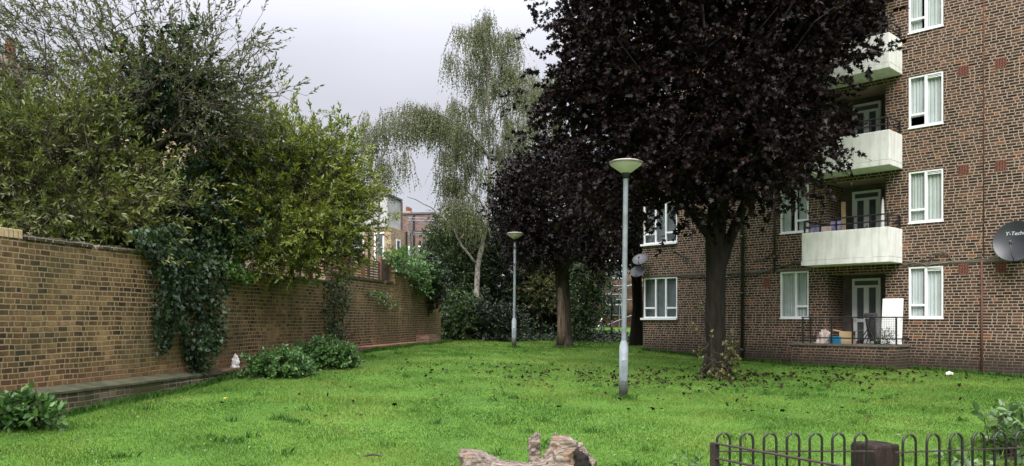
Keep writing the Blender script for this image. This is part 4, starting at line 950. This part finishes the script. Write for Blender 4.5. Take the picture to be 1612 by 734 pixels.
# low ground cover under the thicket
r = np.random.default_rng(70); n = 9000
P = np.stack([r.uniform(-4.2, 6, n), r.uniform(36.5, 44, n), np.zeros(n)], -1); P[:, 2] = zt(P[:, 0], P[:, 1]) + r.uniform(0, .3, n) * np.clip((P[:, 1] - 36.3) / 2, 0, 1)
o = npmesh('ground_ivy', leaves(P, r.normal(0, 1, (n, 3)) * (1, 1, .3), .12, IVY, 1, .5, r), IVY[1], M_['dark_leaf']); tag(o, 'dark ivy carpet under the thicket at the end of the lawn', 'ground cover', kind='stuff')

# ------------------------------------------------------------------ ivy and climbers on the wall
def climber(name, label, cat, polys, n, size, lm, seed, pmax=.3, tpl=IVY, hang=.7, stems=()):
    """leaves over patches of the wall; a patch is a polygon in photo pixels carried onto the wall plane"""
    r = np.random.default_rng(seed); pts = []
    for poly, share, pm in polys:
        poly = np.array(poly, float); lo, hi = poly.min(0), poly.max(0); got = 0
        while got < n * share:
            c = r.uniform(lo, hi); ins = False; j = len(poly) - 1
            for i in range(len(poly)):
                if (poly[i, 1] > c[1]) != (poly[j, 1] > c[1]) and c[0] < (poly[j, 0] - poly[i, 0]) * (c[1] - poly[i, 1]) / (poly[j, 1] - poly[i, 1]) + poly[i, 0]: ins = not ins
                j = i
            if not ins: continue
            s_, z_ = Wp(c[0], c[1]); cl_ = .5 + .5 * mnoise.noise(Vector((s_ * 3, z_ * 1.5, seed)))
            if r.random() > .25 + cl_: continue
            p = pm * r.random() ** .6 * (.4 + .8 * cl_); pts.append(tuple(wworld(s_, p + .02, z_))); got += 1
    P = np.array(pts); D = np.tile(np.array([WN[0] * .35, WN[1] * .35, -hang]), (len(P), 1)) + r.normal(0, .45, (len(P), 3))
    base = Vector(P[np.argmax(P[:, 2])]); base = Vector((P[:, 0].mean(), P[:, 1].mean(), P[:, 2].min())); t = thing(name, label, cat, base); bb = np.array(base)
    npmesh('foliage', leaves(P - bb, D, size, tpl, .0, .4, r) + np.array([WN[0], WN[1], 0]) * .0, tpl[1], lm, t)
    mb = MB()
    for st in stems:
        q = [np.array(wworld(*(Wp(x, y)[0], .05 + .03 * math.sin(i * 2), Wp(x, y)[1]))) - bb for i, (x, y) in enumerate(st)]; mb.tube(q, [.022 * (1 - .6 * i / len(q)) for i in range(len(q))], 5, False)
    if stems: mb.build('stem', M_['bark_brown'], t, True)
    return t
climber('hanging_ivy', 'dark ivy hanging down the garden wall in a thick curtain', 'ivy',
        [([(222, 385), (335, 400), (345, 432), (338, 470), (335, 545), (318, 560), (300, 592), (285, 550), (262, 520), (240, 500), (228, 430)], .62, .42), ([(235, 480), (262, 500), (262, 545), (244, 560), (236, 530)], .05, .15), ([(280, 540), (312, 545), (302, 592), (290, 592)], .05, .2),
         ([(190, 362), (260, 352), (300, 395), (335, 402), (300, 420), (225, 410), (205, 385)], .22, .3)], 4600, .085, M_['ivy_leaf'], 81, stems=[[(250, 385), (262, 440), (268, 500)], [(300, 400), (310, 470), (305, 560)], [(275, 395), (285, 470), (290, 540)]])
climber('wall_creeper', 'bright green creeper trailing along the wall top beside the dark ivy', 'creeper', [([(270, 396), (330, 402), (375, 425), (392, 440), (370, 446), (335, 430), (290, 414)], .85, .28), ([(315, 500), (338, 490), (334, 540), (320, 555)], .15, .2)], 620, .085, M_['ivy_bright'], 82, stems=[[(280, 398), (330, 410), (375, 432)]])
climber('wall_shrub', 'thin dark climbing shrub flat against the middle of the garden wall', 'climber', [([(508, 440), (540, 436), (548, 470), (535, 500), (540, 540), (515, 545), (502, 500)], 1, .16)], 800, .075, M_['mid_leaf'], 83, stems=[[(520, 550), (523, 500), (522, 445)], [(528, 550), (540, 520), (552, 500)], [(525, 550), (545, 530), (565, 515)]])
climber('wall_sprig', 'small green sprig growing out of the wall below the trellis', 'climber', [([(570, 455), (600, 458), (628, 485), (610, 490), (585, 474)], 1, .2)], 130, .08, M_['shrub_leaf'], 84, stems=[[(575, 460), (600, 470), (625, 488)]])
bush('clematis', 'bright leafy climber spilling over the far end of the trellis', wworld(Wp(640, 440)[0], -.1, zw(1.2)), [tuple(wworld(Wp(p, y)[0], .05, Wp(p, y)[1])) + (rx, rx, rz_) for p, y, rx, rz_ in ((632, 412, .45, .28), (645, 422, .5, .28), (622, 408, .35, .25), (660, 432, .5, .3), (650, 445, .45, .25))], 80, 6, 10, .3, .1, OVAL, M_['shrub_leaf'], 85, cat='climber')
bush('ivy_clump', 'dark ivy clump hanging over the far end of the garden wall', wworld(Wp(676, 440)[0], -.1, zw(1.0)), [tuple(wworld(Wp(p, y)[0], .1, Wp(p, y)[1])) + (rx, rx * .8, rz_) for p, y, rx, rz_ in ((668, 432, .7, .6), (680, 445, .7, .7), (674, 462, .4, .5))], 90, 6, 11, .3, .1, IVY, M_['dark_leaf'], 86, cat='ivy')

# ------------------------------------------------------------------ low plants
def lowplant(name, label, px, py, blobs_, ntar, nsp, k, L, size, tpl, lm, seed, **kw):
    g = ground(px, py); P = []
    for (cx_, cy_, rx, ry, dy) in blobs_:
        yy = g.y + dy; P.append((px2xy(cx_, yy), yy, (HY - cy_) / FPX * yy, rx / FPX * yy, rx / FPX * yy * .8, ry / FPX * yy))
    return bush(name, label, g, P, ntar, nsp, k, L, size, tpl, lm, seed, **kw)
lowplant('nettle_clump', 'low leafy green clump at the wall foot, nearer of the two', 440, 594, [(437, 578, 34, 15, 0), (415, 582, 20, 12, -.2), (460, 580, 22, 13, .1), (390, 594, 18, 6, -.4)], 130, 5, 9, .2, .085, OVAL, M_['shrub_leaf'], 91, rbase=.012, spread=.09, cat='plant')
lowplant('nettle_clump', 'low leafy green clump at the wall foot, farther and bushier of the two', 512, 581, [(512, 562, 36, 16, 0), (492, 560, 22, 14, .2), (533, 568, 20, 12, 0)], 130, 5, 9, .2, .095, OVAL, M_['shrub_leaf'], 92, rbase=.012, spread=.1, cat='plant')
lowplant('hydrangea', 'small broad leaved plant at the foot of the wall in the left corner', 50, 677, [(42, 652, 32, 17, 0), (72, 658, 18, 12, -.1), (10, 656, 22, 14, .1)], 60, 3, 7, .16, .12, OVAL, M_['shrub_leaf'], 93, rbase=.012, spread=.06, cat='plant', twigs=True)
g = Vector((px2xy(1590, 9.2), 9.2, float(zt(px2xy(1590, 9.2), 9.2))))
bush('bramble', 'pale leaved bramble growing behind the hoop fence at bottom right', g, [(px2xy(p, yy), yy, (HY - y) / FPX * yy, rx, rx, rz_) for p, y, yy, rx, rz_ in ((1590, 715, 9.2, .4, .22), (1550, 728, 9.0, .35, .16), (1612, 690, 9.4, .35, .3), (1500, 738, 9.0, .35, .1), (1640, 700, 9.4, .5, .35))], 75, 3, 6, .2, .13, OVAL, M_['pale_leaf'], 94, rbase=.015, spread=.08, cat='bramble', twigs=True)
g = ground(1120, 596)
bush('basal_shoots', 'leafy shoots sprouting round the foot of the copper maple', g, [(g.x + dx, g.y + dy, g.z + dz, rx, rx, rz_) for dx, dy, dz, rx, rz_ in ((-.36, -.15, 1.35, .16, .4), (-.2, -.3, .55, .25, .3), (.3, -.25, .45, .3, .4), (.45, -.1, .9, .15, .4), (.0, -.35, .2, .5, .18), (.1, -.32, 1.2, .15, .2))], 44, 2, 6, .16, .085, IVY, M_['weed_leaf'], 95, rbase=.015, spread=.07, cat='shoots', twigs=True)
s_ = F(1398, 540, .8)[0]
p = fworld(s_, -.8, TZ)
bush('pot_weed', 'thin green weeds growing by the white board on the terrace', p, [(p[0], p[1], p[2] + .15, .16, .12, .18)], 22, 3, 6, .15, .06, LANCE, M_['mid_leaf'], 96, rbase=.006, spread=.04, cat='weed')
g = ground(1090, 733)
g = Vector((px2xy(1085, 8.2), 8.2, float(zt(px2xy(1085, 8.2), 8.2))))
bush('thistle', 'small pale weed at the left foot of the hoop fence', g, [(g.x, g.y, g.z + .07, .09, .09, .06)], 9, 2, 5, .08, .075, LANCE, M_['pale_leaf'], 97, rbase=.006, spread=.04, cat='weed')

# ------------------------------------------------------------------ foreground: hoop fence, post, log
def hoop_panel(label, p0, p1, zt0, zt1, n, m, post=None, first=.09):
    p0, p1 = Vector(p0), Vector(p1); d = (p1 - p0); L = d.length; t = thing('hoop_fence', label, 'fence', (p0.x, p0.y, float(zt(p0.x, p0.y))), math.atan2(d.y, d.x), 'low hoop topped iron fences'); bz = t.location.z
    pitch = (L - first) / n; hw = pitch * .27
    topz = lambda x: zt0 + (zt1 - zt0) * x / L - bz
    for i in range(n):
        x = first + pitch * (i + .4); z1 = topz(x) ; pts = [(x - hw, 0, -.1)] + [(x - hw * math.cos(a), 0, z1 - hw + hw * math.sin(a)) for a in np.linspace(0, math.pi, 11)] + [(x + hw, 0, -.1)]
        MB().tube(pts, .0118, 8).build('hoop', m, t, True)
    for dz in (-.165, -.55):
        q = MB(); k = len(q.v)
        for x in (0, L):
            q.v += [(x, -.016, topz(x) + dz - .005), (x, .016, topz(x) + dz - .005), (x, .016, topz(x) + dz + .005), (x, -.016, topz(x) + dz + .005)]
        q.f += [(0, 1, 5, 4), (1, 2, 6, 5), (2, 3, 7, 6), (3, 0, 4, 7), (3, 2, 1, 0), (4, 5, 6, 7)]; q.build('rail', M_['rust'], t)
    if post: MB().box(-.02, .02, -.028, .028, -.15, topz(0) + post).build('post', M_['rust'], t, bevel=.004)
    return t
hoop_panel('low black hoop topped fence panel left of the wooden post', A(1124, 682, 7.19)[:2] + (0,), A(1376, 682, 7.43)[:2] + (0,), -1.035, -1.075, 7, M_['metal_black'], None, .0)
hoop_panel('rusty hoop topped fence panel right of the wooden post', A(1410, 686, 7.42)[:2] + (0,), A(1690, 670, 8.35)[:2] + (0,), -1.085, -1.17, 8, M_['metal_black'], -.0, .05)
# gate-like rails coming towards the camera
a = Vector((1.79, 7.0, 0)); b_ = Vector((3.1, 4.86, 0)); d = b_ - a
t = thing('rail_fence', 'rusty flat railed fence panel slanting towards the camera from a flaking post', 'fence', (a.x, a.y, float(zt(a.x, a.y))), math.atan2(d.y, d.x)); bz = t.location.z
MB().box(-.035, .025, -.03, .03, -.1, -1.105 - bz).build('post', M_['rust'], t, bevel=.004)
for zz in (-1.105, -1.235): MB().box(-.04, d.length, -.022, .022, zz - bz + .001, zz - bz + .013).build('rail', M_['rust'], t, bevel=.002)
# timber post
g = A(1377, 698, 7.75); zg = float(zt(g[0], g[1]))
q = MB(); n = 40; prof = []
hh = g[2] - zg
for j, z in enumerate(list(np.linspace(-.1, hh - .02, 9)) + [hh]):
    for i in range(n):
        an = 2 * math.pi * i / n; k = 1 / max(abs(math.cos(an)), abs(math.sin(an))) ; k = min(k, 1.38); rr = (.158 if j < 9 else .148) * k * (1 + .05 * mnoise.noise(Vector((math.cos(an) * 3, math.sin(an) * 3, z * 1.2))))
        q.v.append((rr * math.cos(an), rr * math.sin(an), z + (.015 * mnoise.noise(Vector((an * 3, 0, 3))) if j >= 8 else 0)))
for j in range(9):
    for i in range(n): q.f.append((j * n + i, j * n + (i + 1) % n, (j + 1) * n + (i + 1) % n, (j + 1) * n + i))
q.f.append(tuple(9 * n + i for i in range(n)))
o = q.build('wooden_post', M_['wood_stump']); o.location = (g[0], g[1], zg); o.rotation_euler = (0, 0, math.radians(22)); tag(o, 'thick weathered timber post between the two hoop fence panels', 'post')
# fallen log
def fused(name, mb, m, voxel=.02, amp=.02):
    me = bpy.data.meshes.new(name); me.from_pydata(mb.v, [], mb.f); o = bpy.data.objects.new(name, me); C.objects.link(o)
    md = o.modifiers.new('r', 'REMESH'); md.mode = 'VOXEL'; md.voxel_size = voxel
    dg = bpy.context.evaluated_depsgraph_get(); me2 = bpy.data.meshes.new_from_object(o.evaluated_get(dg)); bpy.data.objects.remove(o)
    co = [v.co.copy() for v in me2.vertices]; no = [v.normal.copy() for v in me2.vertices]
    for v, c, n_ in zip(me2.vertices, co, no):
        f = Vector((c.x * 2.0, c.y * 7, c.z * 7)); d = mnoise.noise(f) * amp - max(0, mnoise.noise(Vector((c.x * 5 + 9, c.y * 16, c.z * 16)))) * amp * 1.6 + mnoise.noise(c * 24) * amp * .6 + mnoise.noise(Vector((c.x * 6, c.y * 30, c.z * 30))) * amp * .4
        v.co = c + n_ * d
    me2.materials.clear(); me2.materials.append(m); me2.shade_smooth()
    o = bpy.data.objects.new(name, me2); C.objects.link(o); return o
Yl = 7.6
lg = Vector((px2xy(840, Yl), Yl, float(zt(px2xy(840, Yl), Yl))))
def Lp(px, py, dy=0.): 
    q = Vector(A(px, py, Yl + dy)) - lg; return (q.x, q.y, q.z)
q = MB()
q.tube([Lp(727, 728, -.1), Lp(745, 732, -.08), Lp(780, 745, -.05), Lp(830, 756, 0), Lp(870, 757, .02), Lp(905, 752, .05)], [.125, .135, .13, .16, .22, .24], 20)
q.tube([Lp(728, 722, -.1), Lp(735, 716, -.1), Lp(742, 711, -.1)], [.06, .07, .04], 10)
q.tube([Lp(842, 745, .05), Lp(842, 715, .08), Lp(840, 698, .08), Lp(846, 683, .08)], [.09, .065, .05, .035], 12)
q.tube([Lp(838, 702, .08), Lp(835, 690, .08)], [.03, .02], 8)
q.tube([Lp(855, 740, .0), Lp(868, 712, .02), Lp(874, 688, .02)], [.08, .05, .035], 10)
q.tube([Lp(880, 745, .0), Lp(890, 710, .0), Lp(895, 690, .0)], [.2, .12, .085], 14)
q.tube([Lp(905, 750, .1), Lp(918, 720, .12), Lp(910, 700, .1)], [.19, .10, .05], 12)
q.tube([Lp(910, 760, .05), Lp(930, 740, .05), Lp(934, 725, .05)], [.15, .07, .03], 12)
for px_, py_, dx_, rr_ in ((868, 686, -6, .03), (876, 680, -3, .026), (884, 684, 0, .022), (891, 681, 1, .026), (899, 685, 2, .022), (906, 692, 5, .026), (914, 699, 8, .022), (922, 709, 10, .022), (846, 679, 1, .018), (838, 684, -3, .014), (728, 706, -4, .02), (737, 703, -1, .016), (747, 707, 3, .018)):
    q.tube([Lp(px_ - dx_, py_ + 26, .02), Lp(px_, py_ + 8, .02), Lp(px_ + dx_ * .3, py_, .02)], [rr_ * 1.5, rr_, rr_ * .35], 6)
lgt = thing('fallen_log', 'bleached fallen log with broken root stubs lying in the grass', 'log', lg)
o = fused('trunk', q, M_['log'], .010, .026); o.parent = lgt
q = MB(); q.tube([Lp(917, 738, -.16), Lp(915, 722, -.13), Lp(906, 708, -.10)], [.085, .075, .03], 12); o = fused('rotten_hollow', q, M_['bark_dark'], .014, .02); o.parent = lgt
q = MB(); q.tube([(0, 0, 0), (.08, .02, .015), (.19, .0, .0)], [.012, .014, .006], 6); o = q.build('twig', M_['bark_brown']); g = Vector((px2xy(575, 8.9), 8.9, 0)); o.location = (g.x, g.y, float(zt(g.x, g.y)) + .06); tag(o, 'short dead stick in the grass left of the log', 'stick')

# ------------------------------------------------------------------ lawn grass and fallen leaves
r = np.random.default_rng(100)
def lawn_mask(X, Y):
    inwall = X > AW + KW * Y + .32
    s_ = (X - COR[0]) * U[0] + (Y - COR[1]) * U[1]; d = (X - COR[0]) * NO[0] + (Y - COR[1]) * NO[1]
    ok = (d > 0) | (s_ < 0); terr = (s_ > TL) & (s_ < TR) & (d < 1.02)
    return inwall & ok & ~terr
def sample(n, y0, y1, pw):
    Y = (r.uniform(y0 ** pw, y1 ** pw, n)) ** (1 / pw); half = Y * .66 + 1.2; X = r.uniform(-1, 1, n) * half
    k = lawn_mask(X, Y); return X[k], Y[k]
X, Y = sample(640000, 7.6, 46, .35)
n = len(X); Zg = zt(X, Y); tall = np.array([mnoise.noise(Vector((x * .9, y * .9, 0))) for x, y in zip(X[::1], Y[::1])])
H = r.uniform(.016, .042, n) * (1 + .8 * tall) * (.8 + .02 * Y); Wd = .0031 * (Y / 8) ** .75 * r.uniform(.7, 1.4, n)
az = r.uniform(0, 6.283, n); ln = r.uniform(.1, .9, n) * H; la = r.uniform(0, 6.283, n)
B = np.stack([X, Y, Zg - .005], -1); sd = np.stack([np.cos(az), np.sin(az), np.zeros(n)], -1) * Wd[:, None]
mid = B + np.stack([np.cos(la) * ln * .35, np.sin(la) * ln * .35, H * .62], -1); tip = B + np.stack([np.cos(la) * ln, np.sin(la) * ln, H], -1)
V = np.stack([B - sd, B + sd, mid + sd * .7, tip, mid - sd * .7], 1)
o = npmesh('lawn_grass', V, [(0, 1, 2, 3, 4)], M_['grass']); tag(o, 'short green lawn grass between the wall and the flats', 'grass', kind='stuff')
# darker longer tufts
tx, ty = sample(190, 8, 32, .4); nb = 40; X = np.repeat(tx, nb) + r.normal(0, .07, len(tx) * nb); Y = np.repeat(ty, nb) + r.normal(0, .05, len(tx) * nb); n = len(X)
H = r.uniform(.05, .11, n); la = r.uniform(0, 6.283, n); ln = r.uniform(.3, 1., n) * H; az = r.uniform(0, 6.283, n); B = np.stack([X, Y, zt(X, Y) - .005], -1)
sd = np.stack([np.cos(az), np.sin(az), np.zeros(n)], -1) * .006; mid = B + np.stack([np.cos(la) * ln * .35, np.sin(la) * ln * .35, H * .62], -1); tip = B + np.stack([np.cos(la) * ln, np.sin(la) * ln, H], -1)
o = npmesh('grass_tufts', np.stack([B - sd, B + sd, mid + sd * .7, tip, mid - sd * .7], 1), [(0, 1, 2, 3, 4)], M_['tuft']); tag(o, 'darker longer grass tufts dotted over the lawn', 'grass', kind='stuff')
cx_, cy_ = [], []
for ob in [o for o in bpy.data.objects if o.parent is None and o.name.split('.')[0] in ('lamp_post', 'copper_maple', 'copper_plum', 'wooden_post')]:
    big_ = 'co' in ob.name; k = 700 if big_ else 260; an = r.uniform(0, 6.283, k); rd = (.34 if big_ else .1) + np.abs(r.normal(0, .09, k)); cx_.append(ob.location.x + rd * np.cos(an)); cy_.append(ob.location.y + rd * np.sin(an))
k = 9000; ss = r.uniform(-2, 22, k); of = np.where(ss < Wp(400, 580)[0], .30, np.where(ss > Wp(545, 550)[0], .48, .05)) + np.abs(r.normal(0, .06, k)); cx_.append(W0[0] + WD[0] * ss + WN[0] * of); cy_.append(W0[1] + WD[1] * ss + WN[1] * of)
k = 6000; ss = r.uniform(0, 14, k); of = np.where((ss > TL - .05) & (ss < TR + .05), 1.03, .02) + np.abs(r.normal(0, .05, k)); cx_.append(COR[0] + U[0] * ss + NO[0] * of); cy_.append(COR[1] + U[1] * ss + NO[1] * of)
X = np.concatenate(cx_); Y = np.concatenate(cy_); n = len(X); H = r.uniform(.05, .15, n); la = r.uniform(0, 6.283, n); ln = r.uniform(.2, .9, n) * H; az = r.uniform(0, 6.283, n); B = np.stack([X, Y, zt(X, Y) - .005], -1)
sd = np.stack([np.cos(az), np.sin(az), np.zeros(n)], -1) * .006; mid = B + np.stack([np.cos(la) * ln * .35, np.sin(la) * ln * .35, H * .62], -1); tip = B + np.stack([np.cos(la) * ln, np.sin(la) * ln, H], -1)
o = npmesh('edge_grass', np.stack([B - sd, B + sd, mid + sd * .7, tip, mid - sd * .7], 1), [(0, 1, 2, 3, 4)], M_['tuft']); tag(o, 'unmown longer grass along the wall foot and round the posts and trunks', 'grass', kind='stuff')
# clover and broad weeds in the turf
X, Y = sample(3500, 7.6, 30, .4); n = len(X); P = np.stack([X, Y, zt(X, Y) + .03], -1)
o = npmesh('turf_weeds', leaves(P, r.normal(0, 1, (n, 3)) * (1, 1, .25), .05, OVAL, 1, .3, r), OVAL[1], M_['shrub_leaf']); tag(o, 'small broad leaved weeds scattered through the lawn', 'weeds', kind='stuff')
# dark fallen leaves, thickest before and below the maple
cs = [(3.0, 18.6, 4.0, 2.0, 620), (5.2, 19.2, 2.6, 1.6, 520), (1.0, 19.5, 3.0, 2.2, 260), (8.5, 20, 2.2, 1.2, 350), (.5, 15.5, 3.5, 2.5, 70), (6, 15.5, 4, 2.5, 70), (-3, 15, 3, 2, 30)]
X = np.concatenate([r.normal(c[0], c[2] * .6, c[4]) for c in cs]); Y = np.concatenate([r.normal(c[1], c[3] * .7, c[4]) for c in cs]); k = lawn_mask(X, Y) & (Y > 8)
cl_ = np.array([mnoise.noise(Vector((x * 1.3, y * 1.3, 5))) for x, y in zip(X, Y)]); k &= cl_ > -.15
X, Y = X[k], Y[k]; n = len(X); P = np.stack([X, Y, zt(X, Y) + r.uniform(.03, .06, n)], -1)
o = npmesh('fallen_leaves', leaves(P, r.normal(0, 1, (n, 3)) * (1, 1, .35), .085, MAPLE, 1, .45, r), MAPLE[1], M_['litter']); tag(o, 'dark fallen maple leaves scattered over the lawn', 'fallen leaves', kind='stuff')

# litter
g = ground(357, 588); g = wworld(Wp(357, 580)[0], .2, zw(-1.035))
rag('plastic_bag', 'crumpled white plastic bag on the red ledge at the wall foot', 'bag', g, .09, .08, .22, M_['bag'], 5, 0)
g = ground(1495, 592); rag('litter_scrap', 'white scrap of litter on the grass before the flats', 'litter', g + Vector((0, 0, .03)), .09, .06, .07, M_['bag'], 6, 0)
for px, py, lb in ((1588, 634, 'yellow fallen leaf on the grass at the right edge'), (352, 632, 'pale fallen leaf on the grass below the hanging ivy')):
    g = ground(px, py); V = leaves(np.array([[0, 0, .05]]), np.array([[1., .4, .25]]), .10, MAPLE, 1, .3, r); o = npmesh('fallen_leaf', V, MAPLE[1], M_['yellowleaf']); o.location = g; tag(o, lb, 'leaf')
